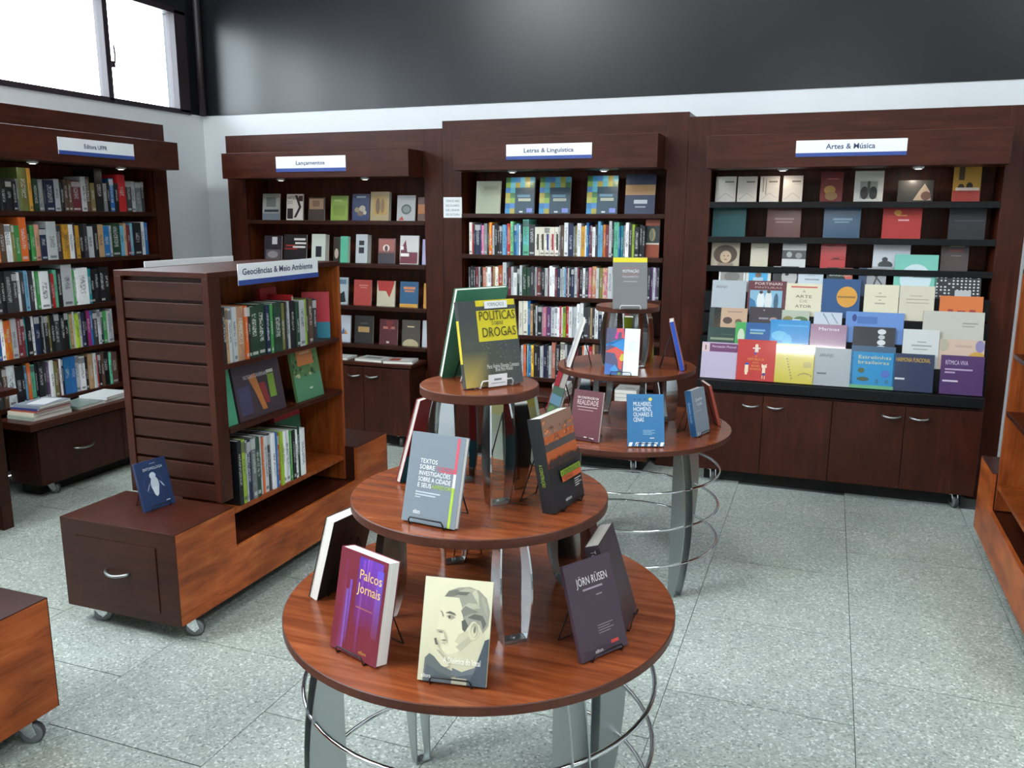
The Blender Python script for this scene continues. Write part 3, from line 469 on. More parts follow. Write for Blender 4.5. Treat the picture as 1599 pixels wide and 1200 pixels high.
HEXC={"W":"e9ecee","C":"e4e0d0","K":"1b1c20","D":"37383d","G":"7d8284","L":"b9bfc2","N":"1f2a48","B":"2468a8","b":"6ba6c8","T":"14808c","g":"3f8f4a","F":"22402f","M":"9ab83a","m":"5fb794","o":"77753f","Y":"d8c62a","y":"d09a34","O":"d8672c","t":"b5946c","n":"5a4636","R":"b3262a","r":"6e2a34","P":"c46f80","p":"5a3a6a","x":"a03480","s":"b8705c"}
CNAME={"W":"white","C":"cream","K":"black","D":"charcoal","G":"grey","L":"pale grey","N":"navy","B":"blue","b":"light blue","T":"teal","g":"green","F":"dark green","M":"lime","m":"mint","o":"olive","Y":"yellow","y":"mustard","O":"orange","t":"tan","n":"brown","R":"red","r":"maroon","P":"pink","p":"purple","x":"magenta","s":"salmon"}
QUAD={"palcos":[-0.883,1.407,-0.3326,0.1604,0.1478,0.2198],"dialetica":[-0.644,1.3866,0.1474,0.3629,0.1421,0.2039],"rusen":[-0.3846,1.6097,1.0188,0.3616,0.1354,0.2029],"textos":[-0.7575,1.521,-0.1135,0.2709,0.1337,0.1929],"multidao":[-0.5102,1.7546,1.3952,0.129,0.1449,0.2138],"drogas":[-0.6913,1.7455,0.9428,0.1838,0.1541,0.1947],"motivacao":[-0.763,3.4533,0.3284,0.2399,0.142,0.2165],"mapa":[-0.7708,3.3528,0.1068,0.2802,0.1385,0.1943],"maroon":[-0.9015,3.2673,-0.202,0.2131,0.1349,0.2084],"mulheres":[-0.6389,3.272,0.357,0.3218,0.1494,0.2132],"locais":[-0.4487,3.5577,1.2675,0.175,0.1266,0.198],"entomo":[-2.4281,2.5002,1.4029,0.2472,0.1415,0.1945]}
FACES=[{"p":[-3.906,5.33,1.56,0.1502,0.1923,0.12],"t":0.012,"c":"9a9c98","l":"grey book with framed picture, first on top shelf in the Lançamentos bookcase","a":[["r",0.22,0.5,0.78,0.86,"6f7470"],["r",0,0,1,0.26,"6a747c"],["r",0.1,0.3,0.95,0.4,"30363c"]],"x":[],"s":None,"g":"lan1","gl":0},
{"p":[-3.6986,5.33,1.56,0.1413,0.1889,0.12],"t":0.012,"c":"c9c4bc","l":"white book with tall black poster lettering, top shelf in the Lançamentos bookcase","a":[["r",0.05,0.05,0.4,0.45,"2a2022"],["p","1e1618",[[0.45,0.1],[0.75,0.5],[0.5,0.95],[0.65,0.95],[0.9,0.5],[0.6,0.1]]],["r",0.72,0.72,0.98,0.93,"3a2426"]],"x":[["ARTES",0.04,0.8,0.032,"241a1c",0.5,"l"],["DO",0.06,0.62,0.034,"241a1c",0.3,"l"]],"s":None,"g":"lan1","gl":0},
{"p":[-3.5132,5.33,1.56,0.1357,0.1652,0.12],"t":0.012,"c":"3a2a24","l":"dark brown book with tan panel, top shelf in the Lançamentos bookcase","a":[["r",0.06,0.48,0.94,0.94,"9a7a5c"],["r",0.25,0.6,0.7,0.85,"7a5a42"]],"x":[],"s":None,"g":"lan1","gl":0},
{"p":[-3.3215,5.33,1.56,0.1407,0.1758,0.12],"t":0.012,"c":"7f9a34","l":"lime green book on top shelf in the Lançamentos bookcase","a":[["r",0.15,0.2,0.85,0.6,"6e8a2c"]],"x":[["PAPEL",0.18,0.76,0.02,"c6d68a",0.5,"l"]],"s":None,"g":"lan1","gl":0},
{"p":[-3.1456,5.33,1.56,0.1379,0.1863,0.12],"t":0.012,"c":"1c2a5a","l":"navy book with speckled crowd picture, top shelf in the Lançamentos bookcase","a":[["e",0.3,0.4,0.16,0.1,"8a7a5a"],["e",0.6,0.45,0.18,0.12,"a89a8a"],["e",0.5,0.25,0.2,0.08,"6a5a4a"],["e",0.75,0.3,0.1,0.08,"b0a58c"],["r",0.25,0.85,0.8,0.92,"9aa4c0"]],"x":[],"s":None,"g":"lan1","gl":0},
{"p":[-2.9925,5.33,1.56,0.1483,0.2011,0.12],"t":0.035,"c":"a08e66","l":"thick tan book with ochre figures, top shelf in the Lançamentos bookcase","a":[["r",0.15,0.2,0.9,0.85,"a8853e"],["e",0.4,0.5,0.12,0.28,"6a5030"],["e",0.65,0.5,0.1,0.25,"7a5c34"]],"x":[],"s":None,"g":"lan1","gl":0},
{"p":[-2.7849,5.33,1.56,0.1398,0.1758,0.12],"t":0.012,"c":"a6a8a8","l":"pale grey book with globe picture and red corner, top shelf in the Lançamentos bookcase","a":[["e",0.52,0.45,0.28,0.2,"4a524e"],["e",0.52,0.45,0.2,0.13,"75807a"],["p","b5443c",[[0.08,0.02],[0.4,0.02],[0.3,0.18]]]],"x":[],"s":None,"g":"lan1","gl":0},
{"p":[-2.6336,5.33,1.56,0.1177,0.1621,0.12],"t":0.012,"c":"5a3a2a","l":"brown and orange book half behind the post, top shelf in the Lançamentos bookcase","a":[["r",0,0.3,1,0.7,"a5622a"]],"x":[],"s":None,"g":"lan1","gl":0},
{"p":[-3.9086,5.33,1.26,0.1543,0.186,0.12],"t":0.012,"c":"2c2530","l":"dark book with white corner lettering, second shelf in the Lançamentos bookcase","a":[["r",0.1,0.02,0.95,0.45,"5a5458"],["e",0.5,0.25,0.3,0.14,"8a8688"],["r",0.45,0.66,0.75,0.95,"c8c4c8"]],"x":[],"s":None,"g":"lan2","gl":0},
{"p":[-3.7122,5.33,1.26,0.198,0.1977,0.12],"t":0.012,"c":"1f1a1c","l":"black book with red and white streaks, second shelf in the Lançamentos bookcase","a":[["r",0.45,0.78,0.95,0.86,"d8d4d0"],["r",0.5,0.64,0.98,0.71,"d8d4d0"],["r",0.4,0.5,0.95,0.57,"d8d4d0"],["r",0.05,0.44,0.6,0.5,"8e2a26"],["r",0.1,0.56,0.5,0.61,"a8322c"]],"x":[],"s":None,"g":"lan2","gl":0},
{"p":[-3.5103,5.33,1.26,0.1176,0.2023,0.12],"t":0.05,"c":"c6cec4","l":"thick white book with dark window square, second shelf in the Lançamentos bookcase","a":[["r",0.3,0.18,0.72,0.56,"20222e"]],"x":[],"s":None,"g":"lan2","gl":0},
{"p":[-3.3566,5.33,1.26,0.0538,0.1834,0.12],"t":0.012,"c":"2c2622","l":"dark narrow book leaning by the mint spine, second shelf in the Lançamentos bookcase","a":[["e",0.5,0.35,0.3,0.2,"b8a898"]],"x":[],"s":None,"g":"lan2","gl":0},
{"p":[-3.2924,5.33,1.26,0.0641,0.1888,0.12],"t":0.03,"c":"58b090","l":"mint green book beside a dark one, second shelf in the Lançamentos bookcase","a":[],"x":[],"s":None,"g":"lan2","gl":0},
{"p":[-3.1498,5.33,1.26,0.0945,0.2042,0.12],"t":0.055,"c":"b2b8bc","l":"thick grey book with two dark panels, second shelf in the Lançamentos bookcase","a":[["r",0.28,0.62,0.72,0.78,"22242a"],["r",0.26,0.34,0.72,0.55,"22242a"]],"x":[],"s":None,"g":"lan2","gl":0},
{"p":[-2.9469,5.33,1.26,0.1334,0.1773,0.12],"t":0.012,"c":"7a4a48","l":"salmon and charcoal book with white arch, second shelf in the Lançamentos bookcase","a":[["r",0,0,1,0.42,"38323a"],["r",0.05,0.5,0.95,0.95,"9a5a50"],["e",0.48,0.62,0.2,0.14,"d8ccc4"],["e",0.48,0.6,0.1,0.12,"5a3a38"]],"x":[],"s":None,"g":"lan2","gl":0},
{"p":[-2.7671,5.33,1.26,0.1457,0.1997,0.12],"t":0.012,"c":"c8c4c2","l":"white and maroon book with pointed blocks, second shelf in the Lançamentos bookcase","a":[["p","6a2a38",[[0,0.02],[0.95,0.02],[0.95,0.42],[0.4,0.42],[0.3,0.85],[0.05,0.5]]],["r",0.05,0.27,0.5,0.38,"e0dcd8"],["r",0.05,0.5,0.2,0.62,"e0dcd8"]],"x":[],"s":None,"g":"lan2","gl":0},
{"p":[-2.6243,5.33,1.26,0.0791,0.1749,0.12],"t":0.012,"c":"aaa6cc","l":"lilac book half behind the post, second shelf in the Lançamentos bookcase","a":[],"x":[],"s":None,"g":"lan2","gl":0},
{"p":[-3.3497,5.33,0.955,0.149,0.1973,0.12],"t":0.012,"c":"a8b4bc","l":"white and blue book with black splash, third shelf in the Lançamentos bookcase","a":[["r",0.1,0.75,0.9,0.92,"5c7890"],["p","20262c",[[0.3,0.05],[0.9,0.1],[0.8,0.5],[0.6,0.4],[0.4,0.5]]]],"x":[],"s":None,"g":"lan3","gl":0},
{"p":[-3.1525,5.33,0.955,0.1431,0.1846,0.12],"t":0.012,"c":"a8403a","l":"plain red book on third shelf in the Lançamentos bookcase","a":[["r",0.3,0.76,0.8,0.8,"c88a80"],["r",0.35,0.68,0.75,0.71,"c88a80"]],"x":[],"s":None,"g":"lan3","gl":0},
{"p":[-2.961,5.33,0.955,0.1452,0.1825,0.12],"t":0.012,"c":"c0b8a0","l":"red and cream book with torn paint shape, third shelf in the Lançamentos bookcase","a":[["p","a82e2a",[[0,1],[0.95,1],[0.95,0.9],[0.8,0.55],[0.7,0.35],[0.5,0.6],[0.1,0.6]]]],"x":[],"s":None,"g":"lan3","gl":0},
{"p":[-2.7762,5.33,0.955,0.1421,0.1823,0.12],"t":0.012,"c":"25567c","l":"blue book with yellow foot band, third shelf in the Lançamentos bookcase","a":[["r",0,0,1,0.14,"c8943c"],["r",0.2,0.7,0.85,0.8,"c07a50"],["r",0.25,0.6,0.8,0.66,"c07a50"]],"x":[],"s":None,"g":"lan3","gl":0},
{"p":[-2.6148,5.33,0.955,0.0897,0.1738,0.12],"t":0.012,"c":"c8903c","l":"orange yellow book half behind the post, third shelf in the Lançamentos bookcase","a":[],"x":[],"s":None,"g":"lan3","gl":0},
{"p":[-3.3448,5.33,0.677,0.161,0.1977,0.12],"t":0.012,"c":"bcc4d0","l":"white book with small blue and orange drawing, lowest shelf in the Lançamentos bookcase","a":[["p","4a6a9c",[[0.5,0.3],[0.75,0.3],[0.65,0.55]]],["p","c8843c",[[0.68,0.3],[0.85,0.3],[0.75,0.5]]]],"x":[],"s":None,"g":"lan4","gl":0},
{"p":[-3.1517,5.33,0.677,0.1549,0.2016,0.12],"t":0.012,"c":"2e2c2c","l":"charcoal book with gold title block, lowest shelf in the Lançamentos bookcase","a":[["r",0.2,0.4,0.8,0.6,"a88a58"],["r",0.3,0.7,0.7,0.75,"55504c"]],"x":[],"s":None,"g":"lan4","gl":0},
{"p":[-2.948,5.33,0.677,0.1461,0.1844,0.12],"t":0.012,"c":"54242a","l":"maroon book with red flare, lowest shelf in the Lançamentos bookcase","a":[["r",0.2,0.62,0.85,0.72,"b07060"],["p","7a2a2c",[[0.3,0.95],[0.8,0.95],[0.55,0.5]]],["r",0.4,0.06,0.55,0.14,"d0c0b8"]],"x":[],"s":None,"g":"lan4","gl":0},
{"p":[-2.7683,5.33,0.677,0.1406,0.1868,0.12],"t":0.012,"c":"4a443e","l":"dark grey book with cream half circle, lowest shelf in the Lançamentos bookcase","a":[["e",0.5,0.05,0.45,0.22,"b0a480"],["r",0.3,0.72,0.7,0.77,"c8b890"]],"x":[],"s":None,"g":"lan4","gl":0},
{"p":[-2.6248,5.33,0.677,0.1006,0.1889,0.12],"t":0.012,"c":"c4c8d0","l":"white book half behind the post, lowest shelf in the Lançamentos bookcase","a":[],"x":[],"s":None,"g":"lan4","gl":0},
{"p":[-2.1757,5.35,1.612,0.1765,0.2144,0.12],"t":0.012,"c":"a8b298","l":"pale sage green book standing first on the Letras top shelf","a":[["r",0.3,0.72,0.9,0.86,"9aa48c"]],"x":[["LÍNGUA",0.34,0.76,0.022,"7c8672",0.5,"l"]],"s":None,"g":"let1","gl":0},
{"p":[-1.9497,5.35,1.612,0.2033,0.2372,0.12],"t":0.02,"c":"2c4a5c","l":"blue book with mosaic squares next to the sage green one","a":[["r",0.0,0.0,0.16666666666666666,0.14285714285714285,"3b8fc0"],["r",0.0,0.14285714285714285,0.16666666666666666,0.2857142857142857,"2f78b0"],["r",0.0,0.2857142857142857,0.16666666666666666,0.42857142857142855,"b0b45a"],["r",0.0,0.42857142857142855,0.16666666666666666,0.5714285714285714,"a8a048"],["r",0.0,0.5714285714285714,0.16666666666666666,0.7142857142857143,"4a86c8"],["r",0.0,0.7142857142857143,0.16666666666666666,0.8571428571428571,"88b048"],["r",0.0,0.8571428571428571,0.16666666666666666,1.0,"447a4a"],["r",0.16666666666666666,0.0,0.3333333333333333,0.14285714285714285,"a8a048"],["r",0.16666666666666666,0.14285714285714285,0.3333333333333333,0.2857142857142857,"4a86c8"],["r",0.16666666666666666,0.2857142857142857,0.3333333333333333,0.42857142857142855,"88b048"],["r",0.16666666666666666,0.42857142857142855,0.3333333333333333,0.5714285714285714,"447a4a"],["r",0.16666666666666666,0.5714285714285714,0.3333333333333333,0.7142857142857143,"5ab0c8"],["r",0.16666666666666666,0.7142857142857143,0.3333333333333333,0.8571428571428571,"6cc0d8"],["r",0.16666666666666666,0.8571428571428571,0.3333333333333333,1.0,"3b8fc0"],["r",0.3333333333333333,0.7142857142857143,0.5,0.8571428571428571,"a8a048"],["r",0.3333333333333333,0.8571428571428571,0.5,1.0,"4a86c8"],["r",0.5,0.7142857142857143,0.6666666666666666,0.8571428571428571,"5ab0c8"],["r",0.5,0.8571428571428571,0.6666666666666666,1.0,"6cc0d8"],["r",0.6666666666666666,0.7142857142857143,0.8333333333333334,0.8571428571428571,"b0b45a"],["r",0.6666666666666666,0.8571428571428571,0.8333333333333334,1.0,"a8a048"],["r",0.8333333333333334,0.7142857142857143,1.0,0.8571428571428571,"447a4a"],["r",0.8333333333333334,0.8571428571428571,1.0,1.0,"5ab0c8"],["r",0.42,0.45,0.85,0.52,"5c88a0"],["r",0.45,0.34,0.88,0.42,"a8b0a0"],["r",0.75,0.03,0.95,0.15,"7a88d0"],["r",0.5,0.03,0.62,0.07,"d0d8d8"]],"x":[],"s":None,"g":"let1","gl":0},
{"p":[-1.7072,5.35,1.612,0.2105,0.2365,0.12],"t":0.02,"c":"2c4a5c","l":"middle of three blue mosaic books on the Letras top shelf","a":[["r",0.0,0.0,0.16666666666666666,0.14285714285714285,"3b8fc0"],["r",0.0,0.14285714285714285,0.16666666666666666,0.2857142857142857,"2f78b0"],["r",0.0,0.2857142857142857,0.16666666666666666,0.42857142857142855,"b0b45a"],["r",0.0,0.42857142857142855,0.16666666666666666,0.5714285714285714,"a8a048"],["r",0.0,0.5714285714285714,0.16666666666666666,0.7142857142857143,"4a86c8"],["r",0.0,0.7142857142857143,0.16666666666666666,0.8571428571428571,"88b048"],["r",0.0,0.8571428571428571,0.16666666666666666,1.0,"447a4a"],["r",0.16666666666666666,0.0,0.3333333333333333,0.14285714285714285,"a8a048"],["r",0.16666666666666666,0.14285714285714285,0.3333333333333333,0.2857142857142857,"4a86c8"],["r",0.16666666666666666,0.2857142857142857,0.3333333333333333,0.42857142857142855,"88b048"],["r",0.16666666666666666,0.42857142857142855,0.3333333333333333,0.5714285714285714,"447a4a"],["r",0.16666666666666666,0.5714285714285714,0.3333333333333333,0.7142857142857143,"5ab0c8"],["r",0.16666666666666666,0.7142857142857143,0.3333333333333333,0.8571428571428571,"6cc0d8"],["r",0.16666666666666666,0.8571428571428571,0.3333333333333333,1.0,"3b8fc0"],["r",0.3333333333333333,0.7142857142857143,0.5,0.8571428571428571,"a8a048"],["r",0.3333333333333333,0.8571428571428571,0.5,1.0,"4a86c8"],["r",0.5,0.7142857142857143,0.6666666666666666,0.8571428571428571,"5ab0c8"],["r",0.5,0.8571428571428571,0.6666666666666666,1.0,"6cc0d8"],["r",0.6666666666666666,0.7142857142857143,0.8333333333333334,0.8571428571428571,"b0b45a"],["r",0.6666666666666666,0.8571428571428571,0.8333333333333334,1.0,"a8a048"],["r",0.8333333333333334,0.7142857142857143,1.0,0.8571428571428571,"447a4a"],["r",0.8333333333333334,0.8571428571428571,1.0,1.0,"5ab0c8"],["r",0.42,0.45,0.85,0.52,"5c88a0"],["r",0.45,0.34,0.88,0.42,"a8b0a0"],["r",0.75,0.03,0.95,0.15,"7a88d0"],["r",0.5,0.03,0.62,0.07,"d0d8d8"]],"x":[],"s":None,"g":"let1","gl":0},
{"p":[-1.3894,5.35,1.612,0.2022,0.2405,0.12],"t":0.02,"c":"2c4a5c","l":"blue mosaic book next to the navy and tan book","a":[["r",0.0,0.0,0.16666666666666666,0.14285714285714285,"3b8fc0"],["r",0.0,0.14285714285714285,0.16666666666666666,0.2857142857142857,"2f78b0"],["r",0.0,0.2857142857142857,0.16666666666666666,0.42857142857142855,"b0b45a"],["r",0.0,0.42857142857142855,0.16666666666666666,0.5714285714285714,"a8a048"],["r",0.0,0.5714285714285714,0.16666666666666666,0.7142857142857143,"4a86c8"],["r",0.0,0.7142857142857143,0.16666666666666666,0.8571428571428571,"88b048"],["r",0.0,0.8571428571428571,0.16666666666666666,1.0,"447a4a"],["r",0.16666666666666666,0.0,0.3333333333333333,0.14285714285714285,"a8a048"],["r",0.16666666666666666,0.14285714285714285,0.3333333333333333,0.2857142857142857,"4a86c8"],["r",0.16666666666666666,0.2857142857142857,0.3333333333333333,0.42857142857142855,"88b048"],["r",0.16666666666666666,0.42857142857142855,0.3333333333333333,0.5714285714285714,"447a4a"],["r",0.16666666666666666,0.5714285714285714,0.3333333333333333,0.7142857142857143,"5ab0c8"],["r",0.16666666666666666,0.7142857142857143,0.3333333333333333,0.8571428571428571,"6cc0d8"],["r",0.16666666666666666,0.8571428571428571,0.3333333333333333,1.0,"3b8fc0"],["r",0.3333333333333333,0.7142857142857143,0.5,0.8571428571428571,"a8a048"],["r",0.3333333333333333,0.8571428571428571,0.5,1.0,"4a86c8"],["r",0.5,0.7142857142857143,0.6666666666666666,0.8571428571428571,"5ab0c8"],["r",0.5,0.8571428571428571,0.6666666666666666,1.0,"6cc0d8"],["r",0.6666666666666666,0.7142857142857143,0.8333333333333334,0.8571428571428571,"b0b45a"],["r",0.6666666666666666,0.8571428571428571,0.8333333333333334,1.0,"a8a048"],["r",0.8333333333333334,0.7142857142857143,1.0,0.8571428571428571,"447a4a"],["r",0.8333333333333334,0.8571428571428571,1.0,1.0,"5ab0c8"],["r",0.42,0.45,0.85,0.52,"5c88a0"],["r",0.45,0.34,0.88,0.42,"a8b0a0"],["r",0.75,0.03,0.95,0.15,"7a88d0"],["r",0.5,0.03,0.62,0.07,"d0d8d8"]],"x":[],"s":None,"g":"let1","gl":0},
{"p":[-1.1437,5.35,1.612,0.1902,0.2458,0.12],"t":0.015,"c":"22304e","l":"navy book with tan band, last on the Letras top shelf","a":[["r",0,0.48,1,0.74,"a8845c"],["r",0.3,0.26,0.75,0.36,"b0b8c0"],["r",0.35,0.16,0.7,0.2,"8a94a4"]],"x":[],"s":None,"g":"let1","gl":0},
{"p":[-1.0513,5.33,1.342,0.0892,0.2361,0.04],"t":0.02,"c":"8e3f26","l":"orange red book with dark picture, end of second Letras shelf","a":[["r",0,0.38,1,0.84,"222e2a"],["e",0.5,0.6,0.22,0.17,"8a7a58"],["e",0.45,0.6,0.1,0.15,"5c6a58"],["r",0,0.345,1,0.385,"c8c0b4"]],"x":[],"s":None,"g":"let2","gl":0},
{"p":[-0.617,5.34,1.68,0.1192,0.1576,0.12],"t":0.02,"c":"c0bab2","l":"white volume with red spine, first on top shelf under the Artes sign","a":[["p","9a948c",[[0.1,0.1],[0.5,0.35],[0.9,0.15],[0.9,0.17],[0.5,0.38],[0.1,0.13]]],["r",0.45,0.76,0.9,0.82,"6a645c"],["r",0.6,0.68,0.9,0.7,"a8a29a"]],"x":[],"s":"a02a22","g":"art1","gl":0},
{"p":[-0.4917,5.34,1.68,0.1119,0.1562,0.12],"t":0.02,"c":"c0bab2","l":"white volume with orange spine on top shelf under the Artes sign","a":[["p","9a948c",[[0.1,0.1],[0.5,0.35],[0.9,0.15],[0.9,0.17],[0.5,0.38],[0.1,0.13]]],["r",0.45,0.76,0.9,0.82,"6a645c"],["r",0.6,0.68,0.9,0.7,"a8a29a"]],"x":[],"s":"a8682e","g":"art1","gl":0},
{"p":[-0.3623,5.34,1.68,0.11,0.1565,0.12],"t":0.02,"c":"c0bab2","l":"white volume with green spine on top shelf under the Artes sign","a":[["p","9a948c",[[0.1,0.1],[0.5,0.35],[0.9,0.15],[0.9,0.17],[0.5,0.38],[0.1,0.13]]],["r",0.45,0.76,0.9,0.82,"6a645c"],["r",0.6,0.68,0.9,0.7,"a8a29a"],["r",0.15,0.4,0.18,0.95,"2a2a2a"],["r",0.3,0.3,0.33,0.9,"2a2a2a"]],"x":[],"s":"1e5648","g":"art1","gl":0},
{"p":[-0.2305,5.34,1.68,0.1102,0.1575,0.12],"t":0.02,"c":"c0bab2","l":"white volume with purple spine on top shelf under the Artes sign","a":[["p","9a948c",[[0.1,0.1],[0.5,0.35],[0.9,0.15],[0.9,0.17],[0.5,0.38],[0.1,0.13]]],["r",0.45,0.76,0.9,0.82,"6a645c"],["r",0.6,0.68,0.9,0.7,"a8a29a"]],"x":[],"s":"3e2a3c","g":"art1","gl":0},
{"p":[-0.0157,5.34,1.68,0.1216,0.1751,0.12],"t":0.012,"c":"6a1c18","l":"dark red book with ochre emblem, top shelf under the Artes sign","a":[["e",0.42,0.42,0.26,0.14,"a8803c"],["e",0.5,0.22,0.28,0.14,"806038"],["r",0.3,0.76,0.8,0.8,"a05048"]],"x":[],"s":None,"g":"art1","gl":0},
{"p":[0.1843,5.34,1.68,0.1542,0.1832,0.12],"t":0.012,"c":"c4c2ba","l":"white book with black lungs picture, top shelf under the Artes sign","a":[["r",0.2,0.12,0.8,0.66,"8a8a86"],["e",0.36,0.3,0.14,0.2,"2a2a2a"],["e",0.66,0.3,0.14,0.2,"2a2a2a"],["r",0.45,0.3,0.55,0.66,"4a4a48"],["r",0,0.97,1,1.0,"5a5850"]],"x":[],"s":None,"g":"art1","gl":0},
{"p":[0.4285,5.34,1.68,0.1828,0.124,0.12],"t":0.012,"c":"1f1c18","l":"wide black book with pale figure, top shelf under the Artes sign","a":[["p","a08c78",[[0.45,0.1],[0.95,0.1],[0.9,0.5],[0.75,0.85],[0.6,0.5]]],["e",0.8,0.3,0.14,0.2,"5a3a30"]],"x":[],"s":None,"g":"art1","gl":0},
{"p":[0.6842,5.34,1.68,0.1374,0.2039,0.12],"t":0.012,"c":"b0842e","l":"yellow and red book with silhouettes, last on top shelf under the Artes sign","a":[["r",0,0,1,0.32,"9c2e26"],["r",0.2,0.6,0.4,1,"403018"],["e",0.3,0.4,0.12,0.1,"2e2418"],["e",0.6,0.42,0.12,0.12,"2e2418"],["r",0.1,0.32,0.95,0.4,"d8c8b8"]],"x":[],"s":None,"g":"art1","gl":0},
{"p":[-0.5871,5.34,1.475,0.1979,0.1763,0.1],"t":0.012,"c":"1d4f52","l":"glossy teal square book on second shelf under the Artes sign","a":[],"x":[],"s":None,"g":"art2","gl":1},
{"p":[-0.2686,5.34,1.475,0.1932,0.1766,0.1],"t":0.012,"c":"58302c","l":"brown square book with faint title, second shelf under the Artes sign","a":[["r",0.22,0.6,0.8,0.66,"8a6a64"],["r",0.26,0.5,0.76,0.55,"8a6a64"]],"x":[],"s":None,"g":"art2","gl":0},
{"p":[0.0551,5.34,1.475,0.1997,0.1805,0.1],"t":0.012,"c":"1f4a66","l":"blue square book with faint title, second shelf under the Artes sign","a":[["r",0.25,0.58,0.78,0.65,"5a8098"],["r",0.3,0.5,0.7,0.54,"5a8098"]],"x":[],"s":None,"g":"art2","gl":0},
{"p":[0.3741,5.34,1.475,0.2029,0.1868,0.1],"t":0.012,"c":"a82a28","l":"red square book with gold scroll, second shelf under the Artes sign","a":[["e",0.38,0.8,0.1,0.08,"c8903c"],["r",0.35,0.7,0.62,0.73,"c8903c"],["r",0.4,0.55,0.68,0.6,"d8a0a0"]],"x":[],"s":None,"g":"art2","gl":0},
{"p":[0.7058,5.34,1.475,0.1842,0.1868,0.1],"t":0.012,"c":"1f1f24","l":"black square book with faint line, second shelf under the Artes sign","a":[["r",0.15,0.55,0.95,0.59,"3c3c44"]],"x":[],"s":None,"g":"art2","gl":0},
{"p":[-0.5979,5.33,1.3,0.1687,0.1427,0.12],"t":0.012,"c":"b0a490","l":"old photograph book of curly haired sitter, third shelf under the Artes sign","a":[["e",0.5,0.5,0.42,0.4,"4c3a2c"],["e",0.52,0.4,0.2,0.26,"c0a88c"],["r",0.25,0,0.8,0.14,"8a7a68"],["e",0.46,0.44,0.03,0.02,"4a3a30"],["e",0.6,0.44,0.03,0.02,"4a3a30"],["e",0.52,0.28,0.06,0.02,"7a5040"]],"x":[],"s":None,"g":"art3","gl":0},
{"p":[-0.3966,5.33,1.3,0.1015,0.1419,0.12],"t":0.012,"c":"c8c2ae","l":"narrow plain cream book on third shelf under the Artes sign","a":[["r",0.2,0.8,0.8,0.84,"aaa490"]],"x":[],"s":None,"g":"art3","gl":0},
{"p":[-0.1975,5.33,1.3,0.1343,0.1714,0.12],"t":0.012,"c":"cacccc","l":"white book with black and white photo band, third shelf under the Artes sign","a":[["r",0,0.3,1,0.6,"4a4c4e"],["e",0.3,0.45,0.12,0.1,"a0a2a2"],["e",0.7,0.42,0.14,0.1,"8a8c8c"],["r",0.2,0.8,0.8,0.84,"9a9c9c"]],"x":[],"s":None,"g":"art3","gl":0},
{"p":[0.0215,5.33,1.3,0.1388,0.1706,0.12],"t":0.012,"c":"b03236","l":"bright red book with dark lettering, third shelf under the Artes sign","a":[["r",0.22,0.84,0.75,0.88,"5a1a1c"],["r",0.22,0.76,0.55,0.8,"5a1a1c"],["r",0.4,0.3,0.95,0.32,"5a1a1c"],["r",0.4,0.4,0.95,0.41,"5a1a1c"],["r",0.5,0.33,0.75,0.37,"5a1a1c"]],"x":[],"s":None,"g":"art3","gl":0},
{"p":[0.3355,5.33,1.3,0.1954,0.1785,0.12],"t":0.012,"c":"c2c6cc","l":"wide white book with small dark dog, third shelf under the Artes sign","a":[["e",0.35,0.15,0.2,0.14,"3a3e44"],["e",0.33,0.33,0.08,0.08,"3a3e44"],["r",0,0.02,1,0.1,"9aa0a6"]],"x":[],"s":None,"g":"art3","gl":0},
{"p":[0.6603,5.33,1.3,0.1396,0.17,0.12],"t":0.012,"c":"4a3e3e","l":"grey brown book at the end of third shelf under the Artes sign","a":[["r",0.3,0.8,0.85,0.86,"8a807c"],["r",0.3,0.64,0.8,0.72,"7a4440"],["r",0.38,0.5,0.75,0.53,"7a706c"]],"x":[],"s":None,"g":"art3","gl":0},
{"p":[-0.545,5.26,1.153,0.1552,0.1505,0.22],"t":0.012,"c":"d2d4d2","l":"white framed grey photo book in second row from top of the tilted display","a":[["r",0.06,0.06,0.94,0.94,"8a8884"],["e",0.5,0.6,0.3,0.2,"6e6c68"]],"x":[],"s":None,"g":"artB","gl":0},
{"p":[-0.3913,5.26,1.153,0.1446,0.1524,0.22],"t":0.012,"c":"c6c8c0","l":"white topped book with sky blue portrait on the tilted display","a":[["r",0.12,0.1,0.88,0.84,"3d9ac8"],["e",0.5,0.68,0.13,0.1,"6a5848"],["r",0.3,0.1,0.7,0.58,"9ab8c8"]],"x":[],"s":None,"g":"artB","gl":0},
{"p":[-0.2356,5.26,1.153,0.1452,0.1601,0.22],"t":0.012,"c":"2c2c2e","l":"black and white close up face book on the tilted display","a":[["e",0.65,0.6,0.3,0.35,"a8a8a6"],["e",0.55,0.7,0.08,0.05,"2c2c2e"],["p","d0d0ce",[[0.0,0.98],[0.3,0.98],[0.5,0.7]]]],"x":[],"s":None,"g":"artB","gl":0},
{"p":[-0.0963,5.26,1.153,0.146,0.1484,0.22],"t":0.012,"c":"b8c2ca","l":"pale blue white book with grey title, behind Arte de Ator","a":[["r",0.3,0.55,0.85,0.6,"7c868e"],["r",0.4,0.72,0.7,0.75,"9aa4ac"]],"x":[],"s":None,"g":"artB","gl":0},
{"p":[0.0653,5.26,1.153,0.1427,0.16,0.22],"t":0.012,"c":"23302c","l":"dark book with coral shape and white lettering, above the blue one","a":[["p","b85a48",[[0.45,0.98],[0.98,0.98],[0.98,0.5],[0.75,0.55]]]],"x":[["NUNES",0.1,0.8,0.02,"c8ccc8",0.5,"l"],["BARBOSA",0.1,0.68,0.02,"c8ccc8",0.8,"l"]],"s":None,"g":"artB","gl":0},
